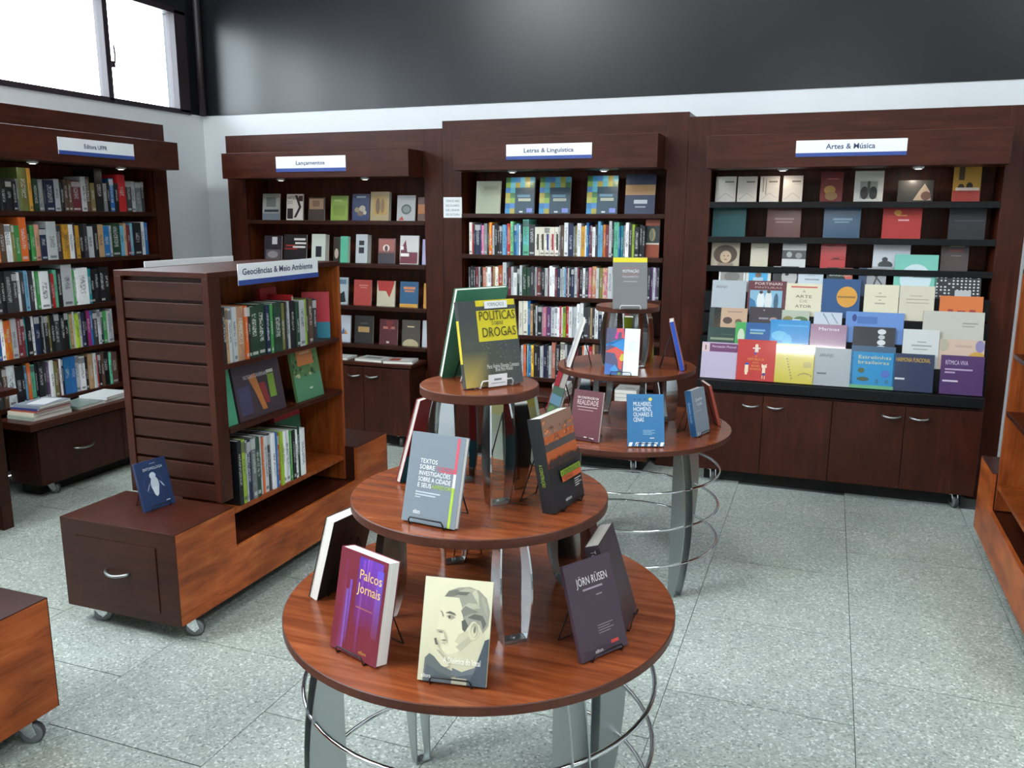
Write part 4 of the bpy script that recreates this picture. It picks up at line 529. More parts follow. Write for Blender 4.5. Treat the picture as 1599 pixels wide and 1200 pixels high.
{"p":[0.2412,5.26,1.153,0.146,0.1608,0.22],"t":0.012,"c":"2a3f5c","l":"navy edged book with pencil sketch on grey, behind the cream one","a":[["r",0.3,0.02,1,1,"8a8e92"],["p","3a3e42",[[0.5,0.3],[0.7,0.9],[0.75,0.88],[0.56,0.28]]],["p","3a3e42",[[0.5,0.8],[0.85,0.4],[0.88,0.44],[0.54,0.84]]]],"x":[],"s":None,"g":"artB","gl":0},
{"p":[0.4663,5.26,1.153,0.2237,0.2431,0.22],"t":0.015,"c":"6cb4a4","l":"large mint book with pale blue disc on the tilted display","a":[["e",0.5,0.42,0.36,0.36,"b8ccd2"],["r",0.45,0.46,0.9,0.5,"88a0a4"]],"x":[],"s":None,"g":"artB","gl":0},
{"p":[0.682,5.26,1.153,0.2327,0.147,0.22],"t":0.012,"c":"1c2026","l":"black book scattered with white petals on the tilted display","a":[["e",0.06,0.08,0.023442292252959518,0.03,"c8ccce"],["e",0.06,0.2,0.024039200385961943,0.03,"c8ccce"],["e",0.06,0.32,0.01865528859239813,0.03,"c8ccce"],["e",0.06,0.44,0.0263746908209646,0.03,"c8ccce"],["e",0.06,0.5599999999999999,0.020343309610466962,0.03,"c8ccce"],["e",0.06,0.7999999999999999,0.026364614512743887,0.03,"c8ccce"],["e",0.06,0.9199999999999999,0.02439068140544162,0.03,"c8ccce"],["e",0.148,0.08,0.024348606582851883,0.03,"c8ccce"],["e",0.148,0.32,0.025412518562014902,0.03,"c8ccce"],["e",0.148,0.44,0.01864031438226997,0.03,"c8ccce"],["e",0.148,0.6799999999999999,0.021012676595157122,0.03,"c8ccce"],["e",0.148,0.7999999999999999,0.026655272369789457,0.03,"c8ccce"],["e",0.148,0.9199999999999999,0.02518823924065803,0.03,"c8ccce"],["e",0.236,0.2,0.027210986675838746,0.03,"c8ccce"],["e",0.236,0.32,0.02600908770985228,0.03,"c8ccce"],["e",0.236,0.44,0.027355867217045207,0.03,"c8ccce"],["e",0.236,0.6799999999999999,0.019359688602006687,0.03,"c8ccce"],["e",0.236,0.7999999999999999,0.027654801388982027,0.03,"c8ccce"],["e",0.236,0.9199999999999999,0.02426648290866804,0.03,"c8ccce"],["e",0.324,0.08,0.023072429838290595,0.03,"c8ccce"],["e",0.324,0.2,0.0215091048877018,0.03,"c8ccce"],["e",0.324,0.32,0.02384251792970199,0.03,"c8ccce"],["e",0.324,0.5599999999999999,0.02728945601200017,0.03,"c8ccce"],["e",0.324,0.9199999999999999,0.019630996219710695,0.03,"c8ccce"],["e",0.412,0.44,0.025138170201741993,0.03,"c8ccce"],["e",0.412,0.5599999999999999,0.02631607930273354,0.03,"c8ccce"],["e",0.412,0.6799999999999999,0.02084957461986205,0.03,"c8ccce"],["e",0.412,0.7999999999999999,0.026539424884226802,0.03,"c8ccce"],["e",0.49999999999999994,0.08,0.02600595321257502,0.03,"c8ccce"],["e",0.49999999999999994,0.2,0.019507653744528095,0.03,"c8ccce"],["e",0.49999999999999994,0.32,0.025687918872773444,0.03,"c8ccce"],["e",0.49999999999999994,0.5599999999999999,0.024145325285318084,0.03,"c8ccce"],["e",0.49999999999999994,0.6799999999999999,0.02518440477448516,0.03,"c8ccce"],["e",0.49999999999999994,0.7999999999999999,0.02680905307247358,0.03,"c8ccce"],["e",0.5880000000000001,0.08,0.027985089453757765,0.03,"c8ccce"],["e",0.5880000000000001,0.2,0.018769707047054118,0.03,"c8ccce"],["e",0.5880000000000001,0.32,0.018313777621753177,0.03,"c8ccce"],["e",0.5880000000000001,0.44,0.022079361356169905,0.03,"c8ccce"],["e",0.5880000000000001,0.5599999999999999,0.019561989910135646,0.03,"c8ccce"],["e",0.5880000000000001,0.6799999999999999,0.026677790339277224,0.03,"c8ccce"],["e",0.5880000000000001,0.7999999999999999,0.02758659426408455,0.03,"c8ccce"],["e",0.6759999999999999,0.08,0.022604096328459045,0.03,"c8ccce"],["e",0.6759999999999999,0.2,0.024438887183877267,0.03,"c8ccce"],["e",0.6759999999999999,0.32,0.023592610620153904,0.03,"c8ccce"],["e",0.6759999999999999,0.44,0.027406212554239633,0.03,"c8ccce"],["e",0.6759999999999999,0.5599999999999999,0.022311915534309328,0.03,"c8ccce"],["e",0.6759999999999999,0.6799999999999999,0.020376356194647838,0.03,"c8ccce"],["e",0.6759999999999999,0.7999999999999999,0.027777973164486353,0.03,"c8ccce"],["e",0.6759999999999999,0.9199999999999999,0.02348430467686862,0.03,"c8ccce"],["e",0.764,0.08,0.02215210343803882,0.03,"c8ccce"],["e",0.764,0.2,0.018200528903045993,0.03,"c8ccce"],["e",0.764,0.32,0.024321805352961152,0.03,"c8ccce"],["e",0.764,0.44,0.02427341109010956,0.03,"c8ccce"],["e",0.764,0.5599999999999999,0.024792813980381086,0.03,"c8ccce"],["e",0.764,0.6799999999999999,0.02506950249365899,0.03,"c8ccce"],["e",0.764,0.7999999999999999,0.018221824689908097,0.03,"c8ccce"],["e",0.764,0.9199999999999999,0.024760203094873767,0.03,"c8ccce"],["e",0.8519999999999999,0.2,0.022563121296363793,0.03,"c8ccce"],["e",0.8519999999999999,0.32,0.021200253857480065,0.03,"c8ccce"],["e",0.8519999999999999,0.44,0.021126706611969106,0.03,"c8ccce"],["e",0.8519999999999999,0.5599999999999999,0.023956215058575363,0.03,"c8ccce"],["e",0.8519999999999999,0.6799999999999999,0.021771603413289167,0.03,"c8ccce"],["e",0.8519999999999999,0.9199999999999999,0.02369258002070582,0.03,"c8ccce"],["e",0.94,0.08,0.02110016695410093,0.03,"c8ccce"],["e",0.94,0.2,0.026038076703949132,0.03,"c8ccce"],["e",0.94,0.32,0.019873943409179418,0.03,"c8ccce"],["e",0.94,0.44,0.0249806640667485,0.03,"c8ccce"],["e",0.94,0.5599999999999999,0.021219659846212643,0.03,"c8ccce"],["e",0.94,0.6799999999999999,0.026335388915573084,0.03,"c8ccce"],["e",0.94,0.7999999999999999,0.026555351939848863,0.03,"c8ccce"],["e",0.94,0.9199999999999999,0.021367102350448808,0.03,"c8ccce"],["r",0.45,0.02,0.8,0.32,"a8aeb2"]],"x":[],"s":None,"g":"artB","gl":0},
{"p":[-0.5536,5.21,1.025,0.2,0.1987,0.22],"t":0.012,"c":"a2abb2","l":"light grey book with dark condensed title, tilted display, left end","a":[["r",0.08,0.1,0.32,0.13,"6a7278"]],"x":[["ARRANJO",0.12,0.76,0.022,"5a4a54",0.32,"l"]],"s":None,"g":"artC","gl":0},
{"p":[-0.3324,5.21,1.025,0.2198,0.2016,0.22],"t":0.012,"c":"5c2a32","l":"maroon book with blue painting of white figures on the tilted display","a":[["r",0.06,0.0,0.9,0.72,"7aa8c0"],["e",0.35,0.4,0.1,0.28,"d0d8d8"],["e",0.55,0.4,0.1,0.3,"c8d0d0"],["e",0.75,0.38,0.06,0.26,"3a5a70"],["p","2f6a94",[[0.06,0],[0.3,0],[0.2,0.4],[0.06,0.5]]],["e",0.35,0.66,0.05,0.05,"3a3430"],["e",0.55,0.68,0.05,0.05,"3a3430"]],"x":[["PORTINARI",0.17,0.88,0.022,"d8c8c4",0.7,"l"],["PINTURAS",0.17,0.78,0.014,"b89c98",0.7,"l"]],"s":None,"g":"artC","gl":0},
{"p":[-0.1226,5.21,1.025,0.2064,0.193,0.22],"t":0.012,"c":"cfcab2","l":"cream book titled A Arte de Ator with red line","a":[["r",0.14,0.87,0.85,0.91,"b8483c"]],"x":[["A",0.5,0.72,0.02,"5c5c54",0.08,"c"],["ARTE",0.5,0.56,0.024,"4a4a44",0.44,"c"],["DE",0.5,0.42,0.022,"8a8a80",0.2,"c"],["ATOR",0.5,0.26,0.024,"33332f",0.44,"c"]],"s":None,"g":"artC","gl":0},
{"p":[0.0798,5.21,1.025,0.2076,0.2255,0.22],"t":0.012,"c":"1f4a78","l":"blue book with golden circle on the tilted display","a":[["e",0.66,0.54,0.27,0.27,"c89036"],["r",0.42,0.52,0.88,0.56,"8a6a3c"]],"x":[],"s":None,"g":"artC","gl":0},
{"p":[0.2962,5.21,1.025,0.1812,0.199,0.22],"t":0.012,"c":"cdc8b0","l":"cream book with centred small title, by the golden circle book","a":[["r",0.42,0.74,0.5,0.77,"9a9684"],["r",0.32,0.64,0.64,0.67,"9a9684"],["r",0.42,0.54,0.5,0.57,"9a9684"],["r",0.32,0.44,0.62,0.48,"9a9684"]],"x":[],"s":None,"g":"artC","gl":0},
{"p":[0.4802,5.21,1.025,0.1797,0.1977,0.22],"t":0.012,"c":"c3beac","l":"beige book with two faint title lines, below the mint book","a":[["r",0.3,0.7,0.65,0.73,"a5a090"],["r",0.2,0.6,0.85,0.63,"aa9c80"],["r",0.2,0.5,0.85,0.53,"a5a090"]],"x":[],"s":None,"g":"artC","gl":0},
{"p":[0.7053,5.21,1.025,0.215,0.1481,0.22],"t":0.012,"c":"c46a30","l":"orange book with small red figures on the tilted display","a":[["r",0.2,0.4,0.32,0.5,"8e3028"],["r",0.42,0.4,0.6,0.46,"8e3028"],["r",0.7,0.4,0.84,0.5,"8e3028"]],"x":[],"s":None,"g":"artC","gl":0},
{"p":[-0.6211,5.16,0.893,0.0683,0.1695,0.22],"t":0.012,"c":"20302f","l":"dark green book edge behind the peach one, left end of display","a":[],"x":[],"s":None,"g":"artD","gl":0},
{"p":[-0.531,5.16,0.893,0.1949,0.1694,0.22],"t":0.012,"c":"b89a80","l":"peach book with brown birds on the tilted display","a":[["e",0.42,0.55,0.14,0.12,"4a3a34"],["e",0.75,0.52,0.1,0.1,"6a4c3c"],["r",0.4,0.85,0.85,0.88,"8a7060"]],"x":[],"s":None,"g":"artD","gl":0},
{"p":[-0.3296,5.16,0.893,0.186,0.1816,0.22],"t":0.012,"c":"332c34","l":"charcoal purple book with small stars, next to the peach one","a":[["e",0.45,0.9,0.03,0.02,"9a94a0"],["e",0.75,0.6,0.12,0.08,"a8847c"],["r",0.3,0.6,0.6,0.66,"8a8490"]],"x":[],"s":None,"g":"artD","gl":0},
{"p":[-0.1611,5.16,0.893,0.1568,0.1697,0.22],"t":0.012,"c":"a8b0a0","l":"landscape picture book with pale sky and trees on the display","a":[["r",0,0.35,1,0.65,"6a7a48"],["e",0.25,0.65,0.2,0.15,"7a7440"],["e",0.7,0.68,0.25,0.12,"4a6a42"],["r",0.4,0.4,0.7,0.7,"c0ccd0"]],"x":[],"s":None,"g":"artD","gl":0},
{"p":[0.0192,5.16,0.893,0.1529,0.1663,0.22],"t":0.012,"c":"b8c0cc","l":"white book with thin pencil curves, above the mauve one","a":[["p","7a8694",[[0.3,0.95],[0.6,0.5],[0.62,0.52],[0.34,0.97]]],["p","7a8694",[[0.6,0.95],[0.85,0.6],[0.87,0.63],[0.63,0.97]]]],"x":[],"s":None,"g":"artD","gl":0},
{"p":[0.269,5.16,0.893,0.3052,0.1772,0.22],"t":0.012,"c":"5d84c0","l":"wide blue book with indigo brush drawing on the display","a":[["r",0.2,0.62,0.55,0.85,"4668a8"],["e",0.15,0.8,0.04,0.12,"2a3f78"]],"x":[],"s":None,"g":"artD","gl":0},
{"p":[0.6706,5.16,0.893,0.3038,0.1984,0.22],"t":0.012,"c":"b3b3a8","l":"large pale grey book at the end of the display","a":[["r",0.65,0.66,0.9,0.7,"8e8e86"],["r",0.65,0.58,0.85,0.61,"8e8e86"]],"x":[],"s":None,"g":"artD","gl":0},
{"p":[-0.573,5.11,0.775,0.1614,0.1747,0.22],"t":0.012,"c":"1e3a34","l":"dark green book with pale script behind the lilac one","a":[["r",0.1,0.56,0.95,0.64,"7c8a70"],["r",0.5,0.75,0.9,0.77,"3a5a50"]],"x":[],"s":None,"g":"artE","gl":0},
{"p":[-0.3926,5.11,0.775,0.2015,0.2104,0.22],"t":0.012,"c":"1f5590","l":"blue book with green side strip behind the red one","a":[["r",0,0,0.3,1,"3e9c50"],["e",0.17,0.6,0.1,0.22,"b8c8b0"],["r",0.42,0.76,0.85,0.82,"6fa0c8"],["r",0.42,0.68,0.8,0.73,"88a8a0"],["p","c8b83c",[[0.25,0.0],[0.5,0.45],[0.75,0.0]]]],"x":[],"s":None,"g":"artE","gl":0},
{"p":[-0.1857,5.11,0.775,0.2207,0.2354,0.22],"t":0.012,"c":"0f84c4","l":"bright sky blue book with cloud behind the yellow one","a":[["e",0.25,0.6,0.2,0.12,"5fb4dc"],["e",0.45,0.5,0.12,0.14,"4aa8d8"],["r",0.2,0.84,0.95,0.88,"4aa6d8"]],"x":[],"s":None,"g":"artE","gl":1},
{"p":[0.0276,5.11,0.775,0.1969,0.2194,0.22],"t":0.012,"c":"94748c","l":"mauve book titled Marinas above a grey one","a":[],"x":[["Marinas",0.22,0.84,0.026,"e0d4dc",0.56,"l"]],"s":None,"g":"artE","gl":1},
{"p":[0.2709,5.11,0.775,0.2203,0.2167,0.22],"t":0.012,"c":"2e3036","l":"charcoal book with white tower of shapes and red spine","a":[["e",0.68,0.88,0.1,0.07,"c8ccd0"],["e",0.68,0.74,0.08,0.06,"b0b4b8"],["e",0.68,0.6,0.1,0.07,"c8ccd0"],["e",0.68,0.46,0.12,0.06,"d0d4d8"]],"x":[],"s":"8c2430","g":"artE","gl":0},
{"p":[0.5133,5.11,0.775,0.1837,0.2144,0.22],"t":0.012,"c":"c0c4c4","l":"white book with three grey title lines behind the navy one","a":[["r",0.4,0.66,0.65,0.69,"8e9494"],["r",0.25,0.56,0.8,0.6,"8e9494"],["r",0.3,0.47,0.7,0.5,"8e9494"]],"x":[],"s":"5a3050","g":"artE","gl":0},
{"p":[0.7181,5.11,0.775,0.222,0.1684,0.22],"t":0.012,"c":"c0a898","l":"pinkish floral book behind the purple one","a":[["e",0.1,0.8,0.12,0.2,"a8a08c"],["e",0.9,0.8,0.1,0.2,"8078a0"],["e",0.85,0.4,0.2,0.22,"b8903c"],["r",0.35,0.75,0.72,0.82,"b09a8c"]],"x":[],"s":None,"g":"artE","gl":0},
{"p":[-0.5733,5.06,0.648,0.2094,0.215,0.22],"t":0.012,"c":"b3a8c0","l":"lilac book with purple title band at the front row end","a":[["r",0.22,0.74,1,0.97,"6a3462"],["r",0,0.74,0.2,0.97,"d0b4b8"],["r",0.09,0.78,0.12,0.92,"4a3040"]],"x":[["Percepção Musical",0.28,0.86,0.018,"d8c4d4",0.66,"l"]],"s":None,"g":"artF","gl":0},
{"p":[-0.3615,5.06,0.648,0.2216,0.242,0.22],"t":0.012,"c":"b42e2a","l":"red book with three leaping figures in the front row","a":[["e",0.5,0.86,0.04,0.04,"e0c8b0"],["r",0.46,0.7,0.55,0.83,"d8ccc0"],["r",0.4,0.78,0.6,0.81,"d8ccc0"],["r",0.45,0.64,0.5,0.7,"3c3c8c"],["e",0.28,0.4,0.05,0.04,"3c4a9c"],["r",0.23,0.2,0.32,0.38,"e0ccb0"],["r",0.24,0.14,0.3,0.2,"e0ccb0"],["e",0.72,0.36,0.04,0.04,"e0c8b0"],["r",0.68,0.18,0.76,0.33,"e0ccb0"],["r",0.69,0.14,0.76,0.2,"3c3c8c"],["r",0.66,0.33,0.69,0.42,"e0ccb0"],["r",0.76,0.33,0.79,0.42,"e0ccb0"],["r",0.68,0.06,0.7,0.14,"e0ccb0"],["r",0.74,0.05,0.76,0.14,"e0ccb0"]],"x":[["A",0.5,0.58,0.016,"d8943c",0.06,"c"],["REPÚBLICA",0.5,0.5,0.018,"d8943c",0.42,"c"],["DOS",0.5,0.42,0.016,"d8943c",0.14,"c"],["BONS",0.5,0.34,0.016,"d8943c",0.2,"c"],["SONHOS",0.5,0.26,0.018,"d8943c",0.28,"c"]],"s":None,"g":"artF","gl":0},
{"p":[-0.1434,5.06,0.648,0.2185,0.2278,0.22],"t":0.012,"c":"b8ac28","l":"shiny yellow book with trail of footprints in the front row","a":[["e",0.3,0.62,0.02,0.016,"4a4620"],["e",0.32,0.55,0.02,0.016,"4a4620"],["e",0.33999999999999997,0.48,0.02,0.016,"4a4620"],["e",0.36,0.41,0.02,0.016,"4a4620"],["e",0.38,0.33999999999999997,0.02,0.016,"4a4620"],["e",0.4,0.26999999999999996,0.02,0.016,"4a4620"],["e",0.42,0.19999999999999996,0.02,0.016,"4a4620"],["e",0.44,0.12999999999999995,0.02,0.016,"4a4620"],["e",0.62,0.216,0.02,0.014,"4a4620"],["e",0.67,0.246,0.02,0.014,"4a4620"],["e",0.72,0.264,0.02,0.014,"4a4620"],["e",0.77,0.27,0.02,0.014,"4a4620"],["e",0.8200000000000001,0.264,0.02,0.014,"4a4620"],["e",0.87,0.246,0.02,0.014,"4a4620"],["e",0.92,0.216,0.02,0.014,"4a4620"],["r",0.72,0.42,0.92,0.56,"988e24"]],"x":[["Correndo mais",0.08,0.9,0.024,"5a5630",0.8,"l"]],"s":None,"g":"artF","gl":1},
{"p":[0.0662,5.06,0.648,0.2121,0.2176,0.22],"t":0.012,"c":"98a0a4","l":"grey book titled Arranjo between yellow and turquoise in front row","a":[["r",0.1,0.3,0.34,0.34,"5a6064"]],"x":[["ARRANJO",0.14,0.76,0.026,"46464e",0.36,"l"]],"s":None,"g":"artF","gl":0},
{"p":[0.2736,5.06,0.648,0.2291,0.2405,0.22],"t":0.012,"c":"1e80b4","l":"turquoise starfish book titled Estrelinhas brasileiras in the front row","a":[["r",0,0.86,1,1,"3e5a74"],["r",0,0,1,0.08,"5c9a70"],["e",0.25,0.42,0.08,0.06,"4a5a3c"],["e",0.3,0.22,0.14,0.05,"46503c"],["e",0.8,0.36,0.1,0.09,"4a64b0"],["e",0.62,0.18,0.04,0.06,"2e6a8a"],["e",0.84,0.18,0.05,0.05,"2e6a8a"]],"x":[["Estrelinhas",0.16,0.7,0.028,"c0c08c",0.74,"l"],["brasileiras",0.16,0.58,0.028,"c0c08c",0.7,"l"]],"s":None,"g":"artF","gl":0},
{"p":[0.4835,5.06,0.648,0.2062,0.2098,0.22],"t":0.012,"c":"23304e","l":"navy book titled Harmonia Funcional in yellow, front row","a":[["r",0.06,0.3,0.3,0.35,"c0c4c8"]],"x":[["HARMONIA FUNCIONAL",0.06,0.78,0.034,"c8a02c",0.84,"l"]],"s":None,"g":"artF","gl":0},
{"p":[0.7251,5.06,0.648,0.2113,0.2139,0.22],"t":0.012,"c":"46285c","l":"purple book titled Rítmica Viva at the front row end","a":[["r",0.06,0.32,0.42,0.36,"c8c0cc"],["r",0.1,0.62,0.74,0.66,"a898b0"],["r",0.1,0.54,0.34,0.58,"a898b0"]],"x":[["RÍTMICA VIVA",0.1,0.76,0.034,"c8bcd0",0.52,"l"]],"s":None,"g":"artF","gl":0}]

COL = {k: lin(v) for k, v in HEXC.items()}
def spine_mesh(round_):
    b = MB(); c = .07
    if round_:
        P = [(-.5, .02), (-.38, .006), (0, 0), (.38, .006), (.5, .02)]
        b.prism(P + [(.5, .05), (-.5, .05)], 0, 1, 'z', 0)
    else: b.box(-.5, 0, 0, .5, .012, 1)
    b.box(-.5, .012 if not round_ else .05, 0, -.5 + c, 1, 1); b.box(.5 - c, .012 if not round_ else .05, 0, .5, 1, 1)
    b.box(-.5 + c, .03, .012, .5 - c, .985, .988, 1)
    return b.mesh('shelved_book', [M['spine'], M['pages']])
SM = [spine_mesh(0), spine_mesh(1)]
CASE = {'ed': 'of the bookcase below the window', 'le': 'under the Letras sign', 'ks': 'of the kiosk'}
ORD = ['', 'first', 'second', 'third', 'fourth', 'fifth']
SPG = {}
def nth(n):
    return str(n) + ('th' if 10 <= n % 100 <= 20 else {1: 'st', 2: 'nd', 3: 'rd'}.get(n % 10, 'th'))
seen = {}; plan = []
for sh, rows in SPINES.items():
    k = sh[:2]; place = {'ed': ORD[int(sh[2])] + ' shelf of the window bookcase', 'le': ORD[int(sh[2])] + ' shelf under the Letras sign', 'ks': ('upper' if sh[2] == '1' else 'lowest') + ' shelf of the kiosk'}[k]
    for i, (u, th, h, c) in enumerate(rows):
        nb = [CNAME[rows[j][3]] for j in (i - 1, i + 1) if 0 <= j < len(rows)]
        ad = 'tall ' if h > .26 else 'short ' if h < .18 else ''
        ad += 'thick ' if th > .034 else 'thin ' if th < .014 else ''
        bt = 'between ' + (nb[0] + ' and ' + nb[1] if nb[0] != nb[1] else 'two ' + nb[0]) + ' ones' if len(nb) == 2 else 'at the end beside a ' + nb[0] + ' one'
        plan.append([sh, i, u, th, h, c, ad, f'{ad}{CNAME[c]} spine {bt}, {place}', place, len(rows)])
from collections import Counter
cnt = Counter(p[7] for p in plan)
for sh, i, u, th, h, c, ad, lb, place, n in plan:
    if cnt[lb] > 1 or len(lb.split()) > 16:
        lb = f'{ad}{CNAME[c]} spine, {nth(i + 1) if i < n / 2 else nth(n - i)} from the {"left" if i < n / 2 else "right"}, {place}'
    z = {'ed1': 1.615, 'ed2': 1.33, 'ed3': 1.044, 'ed4': .78, 'ed5': .505, 'le2': 1.342, 'le3': 1.076, 'le4': .81, 'le5': .527, 'ks1': 1.008, 'ks3': .40}[sh]
    h = min(h, {'ed2': .254, 'ed3': .254, 'ed4': .233, 'ed5': .244, 'le2': .239, 'le3': .235, 'le4': .235, 'le5': .252, 'ed1': .268}.get(sh, .3))
    dep = min(max(h * rnd.uniform(.64, .72), .12), .19); push = rnd.uniform(.004, .016)
    if c == 'C' and sh == 'le2' and i > 20: push = .006; dep = .15
    if sh[:2] == 'le': loc, rz = (u, YF + push, z), 0
    elif sh[:2] == 'ed': loc, rz = (-4.34 - push, u, z), PI / 2
    else: loc, rz = (-2.163 - .069 - push, u, z), PI / 2
    o = link('book' if sh[:2] == 'ks' else 'shelved_book', SM[rnd.random() < .35], None, loc, (0, 0, rz)); o.scale = (th, dep, h)
    j = rnd.uniform(.85, 1.12); q = COL[c]; o.color = (min(q[0] * j, 1), min(q[1] * j, 1), min(q[2] * j, 1), 1)
    tag(o, lb, 'book', {'ed': 'books on the shelves below the window', 'le': 'books under the Letras sign', 'ks': 'books on the kiosk'}[sh[:2]])

def book_mesh(w, h, t):
    b = MB(); c = .0013
    b.box(-w / 2, 0, 0, w / 2, c, h); b.box(-w / 2, t - c, 0, w / 2, t, h); b.box(-w / 2, c, 0, -w / 2 + c, t - c, h, 1)
    return b.mesh('book', [M['cover'], M['cover']])
def print_mesh(w, h, art, y0=-.0003, gl=0, name='cover_print', t=0):
    V = []; F = []; K = []
    for i, a in enumerate(art):
        y = y0 - .00006 * i; col = [lin(c) for c in a[5:9]] if a[0] == 'g' else lin(a[5] if a[0] in 're' else a[1])
        if a[0] in 'rg': P = [(a[1], a[2]), (a[3], a[2]), (a[3], a[4]), (a[1], a[4])]
        elif a[0] == 'e': P = [(a[1] + a[3] * math.cos(2 * PI * k / 20), a[2] + a[4] * math.sin(2 * PI * k / 20)) for k in range(20)]
        else: P = a[2]
        bs = len(V); V += [((min(max(u, 0), 1) - .5) * w, y, min(max(v, 0), 1) * h) for u, v in P]; F.append(list(range(bs, bs + len(P)))); K.append(col)
    me = bpy.data.meshes.new(name); me.from_pydata(V, [], F); me.materials.append(M['print_gloss' if gl else 'print'])
    ca = me.color_attributes.new('Col', 'FLOAT_COLOR', 'CORNER')
    i = 0
    for p, k in zip(me.polygons, K):
        for n_, _ in enumerate(p.vertices): ca.data[i].color = k[n_] if isinstance(k, list) else k; i += 1
    return me
def face_book(x, y, z, w, h, tilt, yaw_, t, col, label, art=(), txt=(), spine=None, gl=0, group=None, name='book', spine_txt=(), back=None, spine_bar=None):
    """origin at the middle of the front cover's foot; the cover faces local -y"""
    o = link(name, book_mesh(w, h, t), None, (x, y, z), (-tilt, 0, yaw_)); o.color = lin(col)
    o.data.materials[0] = M['gloss' if gl else 'cover']
    o.data.materials[1] = flat(spine or col)
    b = MB(); b.box(-w / 2 + .0016, .0014, .0015, w / 2 - .002, t - .0014, h - .0015); b.build('page_block', M['pages'], o)
    if art: link('cover_print', print_mesh(w, h, art, gl=gl), o)
    yt = -.0004 - .00006 * len(art)
    for s, u, v, sz, c, ww, al in txt:
        text('title', s, flat(c), o, ((u - .5) * w, yt, v * h), sz, ww * w, 'CENTER' if al == 'c' else 'LEFT')
    for s, v, sz, c, ln in spine_txt:
        text('spine_title', s, flat(c), o, (-w / 2 - .0004, t * .68, v * h), sz, ln * h, 'LEFT', (PI / 2, PI / 2, -PI / 2))
    if spine_bar:
        v0, v1, c = spine_bar; q = MB(); q.box(-w / 2 - .0005, t * .15, h * v0, -w / 2 - .0001, t * .85, h * v1); q.build('spine_print', flat(c), o)
    if back: link('back_print', print_mesh(w, h, back, -.0003), o, (0, t, 0), (0, 0, PI))
    tag(o, label, 'book', group)
    return o
GRP = {'l': 'books facing out under the Lançamentos sign', 'e': 'books facing out under the Letras sign', 'a': 'books facing out under the Artes sign'}
for f in FACES:
    x, y, z, w_, h_, ti = f['p']; g = f['g']
    face_book(x, y, z + .001, w_, h_, ti, 0, f['t'], f['c'], f['l'], f['a'], f['x'], f['s'], f['gl'], GRP['a' if g[0] == 'a' else 'e' if g[:2] == 'le' else 'l'])
# piano key bars on the cream volumes of the second Letras shelf
pk = [o for o in bpy.data.objects if o.name.startswith('shelved_book') and 1.30 < o.location.z < 1.36 and abs(o.color[0] / o.color[2] - COL['C'][0] / COL['C'][2]) < .02 and -2.0 < o.location.x < -1.55]
for o, c in zip(sorted(pk, key=lambda o: o.location.x), ('3a3838', '4a3a32', '3a2c80', 'b02a48', '20282a')):
    o.color = lin('dcd8c8'); b = MB(); b.box(-.02, -.012, .2, .34, -.004, .76); b.box(.46, -.012, 0, .5, -.004, .2); q = b.build('piano_key_print', flat(c), o)

# ---------------------------------------------------------------- books and stands on the tables
def gg(u0, v0, u1, v1, *c): return ['g', u0, v0, u1, v1, *c]
def rr(u0, v0, u1, v1, c): return ['r', u0, v0, u1, v1, c]
def ee(u, v, ru, rv, c): return ['e', u, v, ru, rv, c]
def pp(c, *p): return ['p', c, p]
def bars(u0, u1, v, n, c, dv=.03, th=.012): return [rr(u0, v - i * dv, u1 - .08 * (i % 2), v - i * dv + th, c) for i in range(n)]
def stand(x, y, z, yaw_, t, tilt, label, white=False, w=.085, h=.15, r=.0018):
    """wire easel fitted to its book: front lip, leaning back loop behind the book and a rear foot loop"""
    b = MB(); hw = w / 2; y0 = t / math.cos(tilt) + .006; tp = y0 + h * math.tan(tilt)
    b.tube([(-hw, y0, .002), (-hw, -.006, .002), (-hw, -.009, .012), (-hw + .004, -.0085, .018), (hw - .004, -.0085, .018), (hw, -.009, .012), (hw, -.006, .002), (hw, y0, .002)], r, 6)
    b.tube([(-hw, y0, .002), (-hw * .45, tp, h - .004), (-hw * .3, tp + .002, h), (hw * .3, tp + .002, h), (hw * .45, tp, h - .004), (hw, y0, .002)], r, 6)
    b.tube([(-hw * .45, tp, h - .006), (-hw * .9, tp + .04, .002), (hw * .9, tp + .04, .002), (hw * .45, tp, h - .006)], r, 6)
    o = b.build('book_stand', M['white_wire' if white else 'wire'], None, (x, y, z), (0, 0, yaw_))
    return tag(o, label, 'stand', 'wire book stands on the round tables')
def on_table(q, z, t, col, label, slabel, white=False, **k):
    x, y, yw, ti, w_, h_ = QUAD[q]
    ti = min(max(ti, .2), .34)
    o = face_book(x, y, z + .0045, w_, h_, ti, yw, t, col, label, group='books on the round tables', **k)
    if slabel: stand(x, y, z + .0004, yw, t, ti, slabel, white)
    return o
def polar(x, y, az, z, w_, h_, t, tilt, col, label, slabel=None, **k):
    yw = math.radians(az + 90)
    o = face_book(x, y, z + .0045, w_, h_, tilt, yw, t, col, label, group='books on the round tables', **k)
    if slabel: stand(x, y, z + .0004, yw, t, tilt, slabel)
    return o
